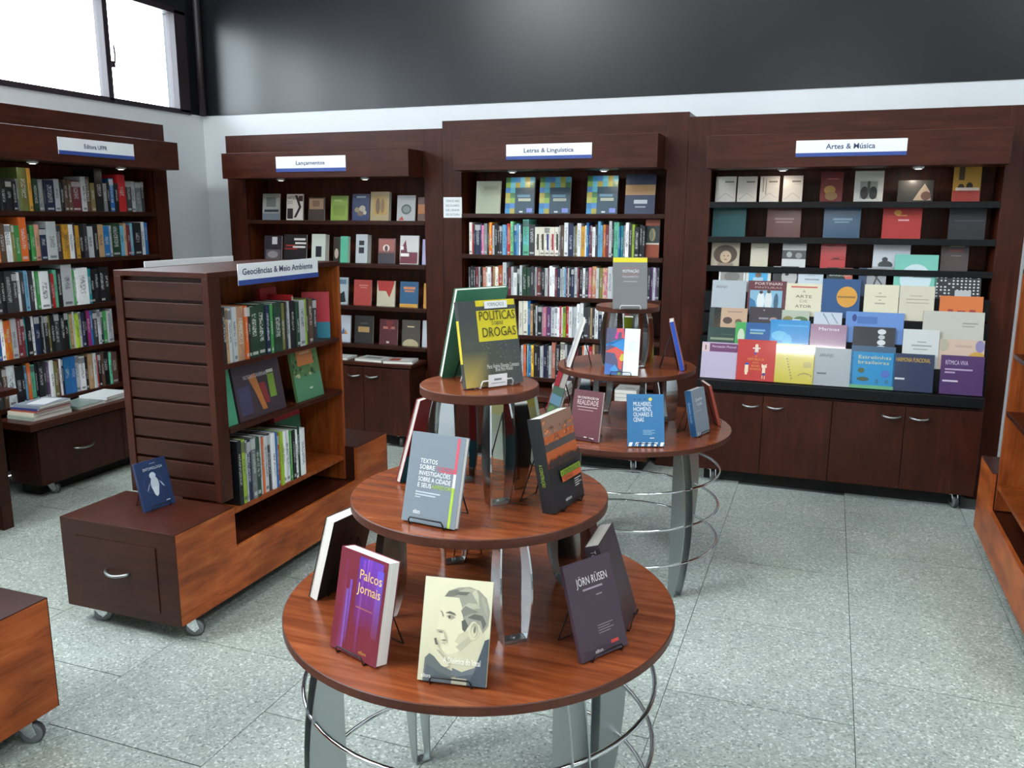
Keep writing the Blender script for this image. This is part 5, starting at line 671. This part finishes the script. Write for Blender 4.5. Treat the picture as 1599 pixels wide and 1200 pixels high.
# front table, bottom tier
on_table('palcos', Z3, .034, '6e2433', 'thick maroon book titled Palcos e Jornais with violet light streaks', 'black wire stand holding the maroon Palcos book',
    art=[gg(.42, .3, .92, .97, '6a2440', '70243c', '6a3aa0', '52309a'), gg(.1, .03, .2, .9, '6e2433', '7a3468', '742a48', '6e2433'), gg(.2, .04, .26, .62, '6e2a50', '8a5aa8', '7060c0', '6e2840'), gg(.27, .1, .32, .72, '74304c', '6e2a48', '6454c8', '7a3464'),
         gg(.5, .05, .55, .95, '6e2433', '74304c', '8448b0', '6434a0'), gg(.64, .3, .7, .97, '6e2440', '6e2433', '7038a8', '8044b8'), gg(.82, .25, .95, .9, '74304a', '703048', '5a50b8', '6a48c0'), gg(.6, .75, .62, .97, '7040a0', '7040a0', '9a60c8', '9a60c8')] + bars(.45, .8, .48, 1, '9a5c58'),
    txt=[('Palcos', .45, .76, .03, 'e0b868', .46, 'l'), ('Jornais', .45, .63, .03, 'e0b868', .48, 'l'), ('editora', .62, .06, .011, 'd09a3c', .16, 'l')])
SK, SH, DK = 'cdc9aa', 'b3b096', '77766a'
face_ = [gg(0, 0, 1, 1, 'bdb99c', 'b5b196', 'cfcbad', 'd3cfb2'),
    # neck, cheek and head
    pp('bcb89c', (.4, .36), (.62, .25), (.92, .26), (.93, .5), (.7, .55), (.5, .5)), pp(SK, (.3, .8), (.26, .68), (.24, .6), (.23, .5), (.28, .46), (.3, .38), (.33, .31), (.42, .27), (.55, .3), (.7, .42), (.72, .6), (.6, .78), (.45, .83)),
    pp('b9b599', (.5, .4), (.62, .36), (.72, .46), (.68, .52), (.55, .47)), pp('a8a58d', (.52, .35), (.6, .31), (.74, .42), (.7, .46)),
    # hair, built up in strands
    pp('8f8d7e', (.3, .82), (.36, .88), (.5, .92), (.66, .935), (.8, .91), (.92, .84), (.98, .72), (.97, .58), (.9, .5), (.84, .58), (.74, .6), (.64, .52), (.6, .62), (.58, .72), (.52, .82), (.42, .82)),
    pp('6b6a60', (.31, .82), (.36, .875), (.48, .9), (.56, .87), (.44, .83)), pp('5e5e56', (.46, .85), (.56, .9), (.7, .9), (.62, .85)), pp('a3a08c', (.5, .88), (.62, .925), (.78, .91), (.68, .885)),
    pp('a9a692', (.58, .74), (.66, .78), (.8, .78), (.84, .74), (.7, .72), (.62, .68)), pp('75746a', (.56, .7), (.62, .75), (.74, .72), (.82, .7), (.7, .68), (.6, .64)), pp('585951', (.66, .64), (.76, .68), (.88, .67), (.94, .6), (.9, .54), (.86, .62), (.74, .63)),
    pp('9b9886', (.86, .86), (.93, .78), (.95, .66), (.9, .72), (.84, .82)), pp('b7b39a', (.7, .88), (.76, .92), (.8, .86), (.82, .76), (.78, .8)), pp('4e4f49', (.58, .6), (.63, .62), (.68, .56), (.64, .5), (.6, .52)),
    # ear
    ee(.765, .52, .075, .09, 'c4c0a2'), ee(.775, .525, .055, .07, '9a977f'), ee(.77, .51, .04, .052, 'c0bc9e'), ee(.78, .53, .018, .034, '66655a'),
    # brow, eye, nose, mouth
    pp('5f5e55', (.33, .665), (.4, .685), (.47, .67), (.5, .645), (.42, .66)), pp('8d8a78', (.35, .635), (.42, .65), (.49, .63), (.42, .615)), ee(.4, .628, .016, .016, '45453f'), pp(DK, (.25, .685), (.29, .675), (.315, .63), (.3, .625), (.285, .66)),
    pp('a5a28a', (.24, .5), (.22, .49), (.28, .475), (.34, .49), (.3, .5)), pp('6e6d62', (.25, .478), (.3, .47), (.32, .482), (.28, .485)), pp('a9a68e', (.34, .5), (.36, .46), (.4, .38), (.385, .38), (.345, .45)), pp('6f6e63', (.29, .4), (.36, .41), (.4, .4), (.34, .395)), pp('aaa78f', (.3, .375), (.38, .385), (.36, .365)),
    # hand, cuff and coat
    pp('c6c2a4', (.14, .34), (.2, .42), (.25, .4), (.26, .34), (.4, .24), (.46, .16), (.34, .14), (.2, .25)), pp('5c5b53', (.2, .41), (.235, .42), (.25, .38), (.27, .355), (.23, .35)), pp('9d9a84', (.24, .31), (.3, .3), (.46, .19), (.42, .2)),
    pp('59605f', (.08, .0), (.09, .22), (.15, .265), (.22, .24), (.34, .16), (.5, .12), (.54, 0)), pp('4b5459', (.1, 0), (.12, .16), (.3, .1), (.5, .06), (.5, 0)), pp('39444e', (.72, 0), (.84, .2), (.9, .34), (.94, .44), (1, .46), (1, 0)), pp('5d6468', (.5, .15), (.64, .12), (.84, .18), (.8, .1), (.6, .06), (.5, .08)), pp('46505a', (.54, 0), (.56, .07), (.8, .11), (.74, 0)), rr(.5, 0, .72, .06, 'a3a08a')]
on_table('dialetica', Z3, .006, 'cfcbab', 'cream book with pencil portrait of a pensive man, A Dialética do Ideal', 'black wire stand under the pencil portrait book', art=face_,
    txt=[('A Dialética do Ideal', .36, .19, .017, 'eeeee6', .54, 'l'), ('editora', .05, .035, .011, 'e4e4dc', .14, 'l')], )
on_table('rusen', Z3, .01, '3c2a38', 'dark aubergine book titled Jörn Rüsen in handwriting', 'black wire stand behind the aubergine Rüsen book',
    art=bars(.45, .78, .3, 4, '8a7c88', .026, .008) + [rr(.3, .69, .72, .71, '9a8c98'), rr(.66, .08, .82, .115, 'c23a34'), rr(.55, .61, .68, .625, '8a7c88')], txt=[('JÖRN RÜSEN', .2, .75, .024, 'e2dce0', .66, 'l'), ('editora', .3, .04, .012, 'e2dce0', .16, 'l')])
polar(-1.118, 1.69, 170, Z3, .15, .228, .028, .3, '1c1c1e', 'cream edged book turned away, beside the maroon Palcos book', 'black wire stand of the turned away book by the kiosk')
polar(-.368, 1.775, 2, Z3, .15, .215, .034, .3, '3a3238', 'thick dark grey book with slanted spine title behind the aubergine book', 'black wire stand of the thick grey book', spine_txt=[('Teoria da História', .95, .018, 'c8c4c8', .5)])
polar(-.49, 1.985, 40, Z3, .13, .2, .022, .28, '4a2420', 'small brown book turned away behind the thick grey one')
polar(-.93, 2.09, 122, Z3, .15, .22, .018, .28, '4c4842', 'taupe book turned to the kiosk on the far side of the lower tier', 'black wire stand on the far side of the lower tier')
# front table, middle tier
on_table('textos', Z2, .017, '707b85', 'grey book titled Textos sobre Curitiba with red and lime stripes', 'black wire stand holding the grey Textos book',
    art=[rr(.86, .6, .905, .985, 'c8485a'), rr(.6, .59, .9, .603, 'c8485a'), rr(.86, .44, .905, .59, 'e6e8e8'), rr(.86, .0, .905, .44, 'a3c02c')] + bars(.2, .66, .335, 2, 'b8c0c6', .03, .014) + [rr(.2, .28, .3, .29, 'b8c0c6')],
    txt=[('TEXTOS', .22, .665, .0135, 'eceeee', .32, 'l'), ('SOBRE', .22, .598, .0135, 'eceeee', .28, 'l'), ('CURITIBA', .53, .605, .012, 'cc4a5c', .34, 'l'), ('INVESTIGAÇÕES', .22, .53, .0135, 'eceeee', .58, 'l'), ('SOBRE A CIDADE', .22, .463, .0135, 'eceeee', .6, 'l'), ('E SEUS', .22, .396, .0135, 'eceeee', .25, 'l'), ('ARREDORES', .49, .4, .012, 'a3c02c', .42, 'l'), ('editora', .2, .1, .014, 'eceeee', .13, 'l')])
crowd = [rr(0, .46, 1, 1, 'b0582c'), rr(0, .8, 1, 1, '8c6a58'), rr(0, .64, 1, .72, '4a4442')]
_r = random.Random(4)
for i in range(46): crowd.append(ee(_r.random(), _r.uniform(.72, .97), .02 + .02 * _r.random(), .012, _r.choice(('6e4a3c', 'c86a34', 'a87058', 'd88a5a'))))
for i in range(30): crowd.append(ee(i / 30 + .01, .475 + .05 * _r.random(), .022, .045, _r.choice(('2a2626', '3c2e28', '30282a'))))
crowd += [rr(.28, .34, .95, .4, '7c9a2c'), rr(.3, .275, .95, .335, 'c05a30')] + bars(.68, .9, .24, 4, 'c8c8c8', .024, .009)
on_table('multidao', Z2, .034, '1d1f22', 'thick black book with orange crowd photo and lime title blocks', 'black wire stand of the orange crowd book', art=crowd,
    txt=[('A CONSTRUÇÃO DE', .3, .35, .012, '22261e', .6, 'l'), ('TEMAS', .32, .285, .012, '3a1c14', .34, 'l'), ('editora', .3, .07, .012, 'd8d8d8', .2, 'l')], spine_txt=[('A CONSTRUÇÃO', .52, .012, '9ab83a', .24)])
polar(-.952, 1.84, 172, Z2, .158, .225, .013, .3, '9c2028', 'red and teal hardback turned away on the middle tier', 'black wire stand of the red and teal hardback', back=[rr(0, .3, 1, 1, '8c1a22'), rr(0, 0, 1, .33, '17687a')], art=[rr(0, 0, 1, .33, '17687a')])
polar(-.735, 2.045, 80, Z2, .158, .22, .014, .3, '8fa094', 'pale green and yellow book turned away behind the steel struts', 'black wire stand behind the pale green book', back=[rr(0, 0, 1, .4, '93a89c'), rr(0, .4, 1, .65, '8fa08a'), rr(0, .65, 1, .82, '9a9c6c'), rr(0, .82, 1, 1, 'a8a050')])
# front table, top tier
star = [gg(0, 0, .45, .42, 'c0a84a', '4e5044', '40463f', '4c4f42'), gg(.45, 0, 1, .42, '4e5044', '3c4240', '3e4442', '40463f'), gg(0, .42, .6, .75, '4c4f42', '40463f', '3e4442', '3e4442'), rr(.3, .52, .98, .88, 'd8c81e'), rr(.3, .93, .98, 1, 'd8c81e')]
for i in range(34): star.append(ee(_r.uniform(.3, .97), _r.uniform(.2, .5), .004, .004, 'a8a88c'))
on_table('drogas', Z1, .014, '3e4442', 'charcoal book titled Políticas sobre Drogas with yellow title block', 'white wire stand under the Políticas sobre Drogas book', True,
    art=star + [rr(.44, .9, .84, .985, 'e8eaec')], txt=[('FORMAÇÃO E', .5, .925, .012, '4a4a4a', .28, 'l'), ('POLÍTICAS', .33, .765, .03, '3a3a22', .62, 'l'), ('SOBRE', .64, .705, .012, '4a4826', .2, 'c'), ('DROGAS', .36, .57, .031, '3a3a22', .58, 'l'), ('Maria Virgínia Filomena Cremasco', .38, .2, .014, 'd8d8d0', .56, 'l'), ('Bruna Maria Wisinski', .52, .16, .013, 'd8d8d0', .3, 'l')], spine='2c302e', spine_bar=(.28, .78, 'c8b828'))
x, y, yw, ti, w_, h_ = QUAD['drogas']
pl = link('price_label', print_mesh(.05, .028, [rr(0, 0, 1, 1, 'e8eaec'), rr(.3, .5, .7, .66, '70767c'), rr(.15, .25, .9, .32, '9aa0a6')], 0), None, (x + .0105 * math.sin(yw), y - .0105 * math.cos(yw), Z1 + .004), (0, 0, yw))
pm = pl.modifiers.new('thick', 'SOLIDIFY'); pm.thickness = .0006
tag(pl, 'small white price label clipped on the white wire stand', 'label')
polar(-.82, 1.862, 150, Z1, .15, .225, .012, .3, '3f7f62', 'green covered book turned away behind the Drogas book', 'thin white wire stand of the green turned away book', back=[rr(0, 0, 1, 1, '3a7a5c')])
# rear table, top tier
on_table('motivacao', Z1, .02, '6c6e70', 'grey book titled Motivação with yellow top band on the rear table', 'white wire stand under the Motivação book', True, art=[rr(0, .9, 1, .99, 'd2c61e'), rr(.28, .78, .75, .79, 'a06060'), rr(.28, .66, .75, .67, 'a06060')] + bars(.3, .7, .52, 1, 'a8a8a8'), txt=[('MOTIVAÇÃO', .27, .7, .018, 'd8dada', .48, 'l'), ('PENSAMENTO', .27, .6, .012, 'c0b0b0', .46, 'l')])
# rear table, middle tier
mapa = [rr(0, 0, .55, 1, '4a4a68'), pp('2a7ab8', (0, .6), (.2, .72), (.55, .78), (.55, .45), (.3, .6), (0, .66)), pp('c04a40', (0, .5), (.3, .6), (.55, .5), (.5, .1), (.4, .15), (.38, .3), (.28, .46), (0, .48)), pp('c04a50', (.3, .8), (.3, 1), (.5, 1), (.55, .78), (.45, .8), (.45, .92), (.38, .92)), pp('c02a80', (.25, .78), (.3, .92), (.36, .92), (.34, .77)), pp('b8a83c', (.42, .35), (.48, .45), (.55, .45), (.55, .3), (.46, .3)), pp('3a64a8', (0, .0), (0, .25), (.25, .2), (.4, .04), (.4, 0)), pp('3d8ac0', (.15, .1), (.3, .22), (.42, .1), (.3, .05)), rr(.4, .0, .48, .06, '7a9c50')] + bars(.66, .92, .7, 5, 'b8c8cc', .04, .014)
on_table('mapa', Z2, .008, 'd4dee2', 'white book with colourful map strip on the rear table', 'black wire stand under the colourful map book', art=mapa)
polar(-1.055, 3.52, 197, Z2, .145, .215, .016, .3, 'c8ccd0', 'white edged book leaning on the rear table middle tier', 'black wire stand behind the white edged book')
polar(-.555, 3.632, 10, Z2, .145, .215, .02, .25, 'b06040', 'blue spined book seen edge on, rear table middle tier', 'black wire stand of the blue spined book', spine='1c4aa8')
polar(-.80, 3.87, 88, Z2, .13, .2, .02, .28, '7a8a1e', 'lime green book behind the struts of the rear table', 'black wire stand behind the lime green book', back=[rr(0, 0, 1, .97, '7a8a1e')])
# rear table, bottom tier
on_table('maroon', Z3, .016, '5a2530', 'maroon book titled Na construção da realidade on the rear table', 'black wire stand behind the maroon rear table book', art=bars(.2, .72, .6, 1, 'b08890') + [rr(.15, .66, .85, .672, 'c8b0b4'), rr(.5, .06, .6, .08, 'd8c8cc'), rr(.68, .05, .84, .07, 'd8c8cc')], txt=[('NA CONSTRUÇÃO DA', .14, .83, .014, 'e0d4d6', .72, 'l'), ('REALIDADE', .14, .71, .03, 'c8b0b4', .72, 'l')])
on_table('mulheres', Z3, .016, '2a6a98', 'blue book titled Mulheres, Homens, Olhares e Cenas', 'black wire stand behind the blue Mulheres book', art=[ee(.63, .9, .05, .035, 'd0c858')] + [ee(.2 + .14 * i, .9, .03, .022, '22587f') for i in range(3)] + [pp('e0e6ea', (.02 + .17 * i, .0), (.1 + .17 * i, .0), (.14 + .17 * i, .075), (.05 + .17 * i, .075)) for i in range(6)] + bars(.42, .74, .3, 4, '90b8d0', .026, .009) + [rr(.6, .15, .72, .165, 'd0dce4')], txt=[('MULHERES,', .16, .77, .025, 'e0e8ec', .5, 'l'), ('HOMENS,', .16, .67, .025, 'e0e8ec', .5, 'l'), ('OLHARES E', .16, .57, .025, 'e0e8ec', .52, 'l'), ('CENAS', .16, .47, .025, 'e0e8ec', .28, 'l')])
on_table('locais', Z3, .03, '7c8a98', 'grey book with blue spine, Questões Locais, rear table edge', 'black wire stand of the grey Questões Locais book', spine='1e5482', art=[rr(.1, .02, .16, .08, 'c8d0d8'), rr(.25, .02, .3, .06, 'c8d0d8'), rr(.4, .02, .8, .05, 'a8b4c0')] + bars(.2, .6, .52, 1, 'a8b4be'), txt=[('Questões', .22, .74, .022, 'dfe6ec', .5, 'l'), ('Locais', .3, .64, .022, 'dfe6ec', .36, 'l')], spine_txt=[('Questões Locais', .75, .014, 'a8c0d4', .45)])
polar(-.425, 3.80, 24, Z3, .13, .19, .012, .28, 'a04030', 'orange red book peeking out behind the grey Questões Locais book', 'black wire stand of the orange red book')
polar(-1.2, 3.70, 203, Z3, .15, .225, .03, .3, '9a2630', 'thick red hardback seen from its page edge on the rear table', 'black wire stand of the thick red hardback')
polar(-1.135, 3.53, 222, Z3, .115, .16, .012, .3, '3f5a4a', 'small green picture book beside the red hardback', 'black wire stand of the small green picture book', art=[rr(0, .5, 1, .78, '56788a'), ee(.4, .3, .3, .15, '5c7a48')])
# entomology book leaning on the kiosk drawer box
x, y, yw, ti, w_, h_ = QUAD['entomo']
face_book(x, y, .4515, w_, h_, .24, yw, .013, '22365e', 'navy entomology book with white beetle drawing on the kiosk box', [ee(.45, .52, .3, .2, '3a5480'), ee(.45, .52, .285, .188, '22365e'), ee(.48, .68, .1, .07, 'c8d4e0'), ee(.5, .5, .13, .16, 'c0ccd8'), pp('d0dae4', (.38, .45), (.62, .45), (.56, .28), (.5, .24), (.44, .28)), pp('a8b8c8', (.36, .55), (.28, .42), (.22, .38), (.3, .5)), pp('a8b8c8', (.64, .55), (.74, .42), (.8, .4), (.72, .5)), rr(.46, .92, .64, .935, '8a9ab4'), rr(.74, .1, .86, .12, 'c0ccd8')], [('ENTOMOLOGIA', .22, .8, .016, 'd4dce6', .62, 'l')], spine='1c2c50')
stand(x, y, .4505, yw, .013, .24, 'black wire stand of the navy entomology book')
# kiosk middle shelf: books facing out
XK = -2.25
def kbook(yc, w_, h_, t, col, label, **k): return face_book(XK, yc, .7465, w_, h_, .16, PI / 2, t, col, label, group='books facing out on the kiosk', **k)
kbook(2.745, .07, .27, .012, '3f8a6c', 'green book half hidden at the near end of the middle kiosk shelf')
kbook(2.955, .32, .235, .02, '3a3038', 'wide dark book with glowing cave picture on the middle kiosk shelf', art=[rr(.05, .1, .3, .6, '3c3a58'), pp('a86a34', (.3, .75), (.45, .8), (.55, .3), (.6, .1), (.5, .1), (.42, .4)), pp('7a2a2c', (.5, .6), (.62, .6), (.68, .2), (.58, .2)), rr(.7, .28, .84, .72, '6c8a34'), rr(.7, .74, .84, .8, 'a8b0a0')], txt=[('NOSSAS CAVERNAS', .2, .72, .024, 'b8b4b8', .5, 'l')])
lf = [rr(0, 0, 1, .4, '4f8262')]
for i in range(60): lf.append(ee(_r.random(), _r.uniform(.38, 1), .03 + .03 * _r.random(), .02 + .02 * _r.random(), _r.choice(('5c7a4a', '3c5838', '8a9468', '6e8a52', '2e4a34', 'a8a880'))))
kbook(3.315, .215, .29, .014, '567a4c', 'leafy green book with orange title panel on the middle kiosk shelf', art=lf + [rr(.18, .56, .78, .98, 'b8703e'), rr(.3, .8, .68, .86, 'd0a888'), rr(.3, .74, .68, .77, 'd0a888'), rr(.48, .16, .6, .19, 'c8d0c8')])
# the two books leaning behind others on the kiosk
face_book(-2.31, 3.47, 1.0095, .13, .225, .1, PI / 2 - 1.0, .012, 'b02030', 'red and teal book leaning at the end of the upper kiosk shelf', [rr(0, 0, 1, .35, '1a7488')], group='books facing out on the kiosk')
face_book(-2.36, 3.30, .4015, .2, .30, .1, PI / 2, .02, '9c2428', 'tall red and green book standing behind the lowest kiosk row', [rr(0, .55, 1, .8, '2e6a50'), pp('2a1a18', (.6, .4), (.8, .55), (.9, .1), (.5, .1))], group='books facing out on the kiosk')
face_book(-2.36, 3.2, 1.0095, .12, .265, .08, PI / 2, .02, 'a02428', 'tall red and dark green book standing behind the upper kiosk row', [rr(0, .5, 1, .74, '1f3a34')], group='books facing out on the kiosk')
# books lying flat on the counters
def flat_book(x, y, z, w_, d_, t, rz, col, label, g, art=()):
    o = link('book', book_mesh(w_, d_, t), None, (x, y, z + t), (-PI / 2, 0, rz)); o.color = lin(col); o.data.materials[1] = flat(col)
    b = MB(); b.box(-w_ / 2 + .0016, .0014, .0015, w_ / 2 - .002, t - .0014, d_ - .0015); b.build('page_block', M['pages'], o)
    if art: link('cover_print', print_mesh(w_, d_, art), o)
    return tag(o, label, 'book', g)
CG = 'books lying on the window bookcase counter'
z = .4585
for i, (t_, c_, l_) in enumerate(((.022, '9aa69a', 'sage'), (.02, 'cfc9b8', 'cream'), (.007, '9a4a34', 'rust red'), (.012, '3a3f78', 'indigo'), (.016, '8894a0', 'steel grey'))):
    flat_book(-4.1 - .008 * (i % 2), 3.47 + .006 * i, z, .26 - .008 * i, .2 - .004 * i, t_, PI / 2 + .02 * i, c_, f'{l_} covered book in the flat stack on the window bookcase counter', CG); z += t_ + .0008
flat_book(-4.12, 3.5, z, .16, .11, .003, PI / 2 + .3, 'e4e8ec', 'small white leaflet on top of the flat book stack', CG)
flat_book(-4.1, 3.75, .4585, .2, .2, .018, PI / 2 + .1, '788880', 'grey green book lying flat beside the taller stack', CG)
flat_book(-4.11, 3.96, .4585, .24, .21, .018, PI / 2 + .05, 'a8b4bc', 'pale grey book lying flat near the slatted kiosk', CG)
flat_book(-4.11, 3.965, .4773, .22, .2, .016, PI / 2 + .12, 'dfe4e6', 'white book lying on the pale grey one by the kiosk', CG)
LG = 'books lying on the Lançamentos counter'
flat_book(-3.24, 5.06, .5955, .22, .15, .014, .05, 'c0c4c4', 'white book lying on the Lançamentos counter behind the kiosk edge', LG)
flat_book(-2.96, 5.06, .5955, .22, .15, .018, -.06, 'b8bcb8', 'pale book lying in the middle of the Lançamentos counter', LG, [rr(.2, .3, .8, .7, '6c7070')])
flat_book(-2.725, 5.055, .5955, .21, .16, .018, .2, 'a8a8a8', 'grey and red book lying at the end of the Lançamentos counter', LG, [rr(.15, .2, .5, .8, '9a4034'), rr(.5, .2, .9, .6, 'd0d0cc')])
BG = 'books lying on the Letras counter'
z = .4605
for i in range(4): flat_book(-1.56, 5.06, z, .1, .15, .018, .03 * i, ('c8ccce', '30343a', 'd0d4d4', 'b0b4b8')[i], ('white book at the bottom of', 'black book second from below in', 'white book third from below in', 'grey book topmost in')[i] + ' the small stack on the Letras counter', BG); z += .0188
z = .4605
for i in range(3): flat_book(-1.13, 5.06, z, .14, .17, .024, .02 * i, ('d0d2d0', 'c8c8c4', 'a8aaa8')[i], ('white book at the foot of', 'cream book in the middle of', 'grey book on top of')[i] + ' the stack behind the blue Mulheres book', BG, [rr(.4, .3, .85, .42, '55585a')] if i == 2 else ()); z += .0248
flat_book(-.99, 5.06, .4605, .12, .18, .03, 0, '1f2338', 'thick navy book lying at the end of the Letras counter', BG)

# ---------------------------------------------------------------- lettering: fitted to its measured width, then turned into plain meshes
bpy.context.view_layer.update()
dg = bpy.context.evaluated_depsgraph_get()
for o, wd in FIT:
    d = o.dimensions.x
    if d > 1e-6: o.scale.x = wd / d
for o in [o for o in C.objects if o.type == 'FONT']:
    me = bpy.data.meshes.new_from_object(o.evaluated_get(dg)); nm = o.name; cu = o.data
    q = bpy.data.objects.new('lettering', me); C.objects.link(q); q.parent = o.parent; q.location = o.location; q.rotation_euler = o.rotation_euler; q.scale = o.scale
    bpy.data.objects.remove(o); bpy.data.curves.remove(cu); q.name = nm
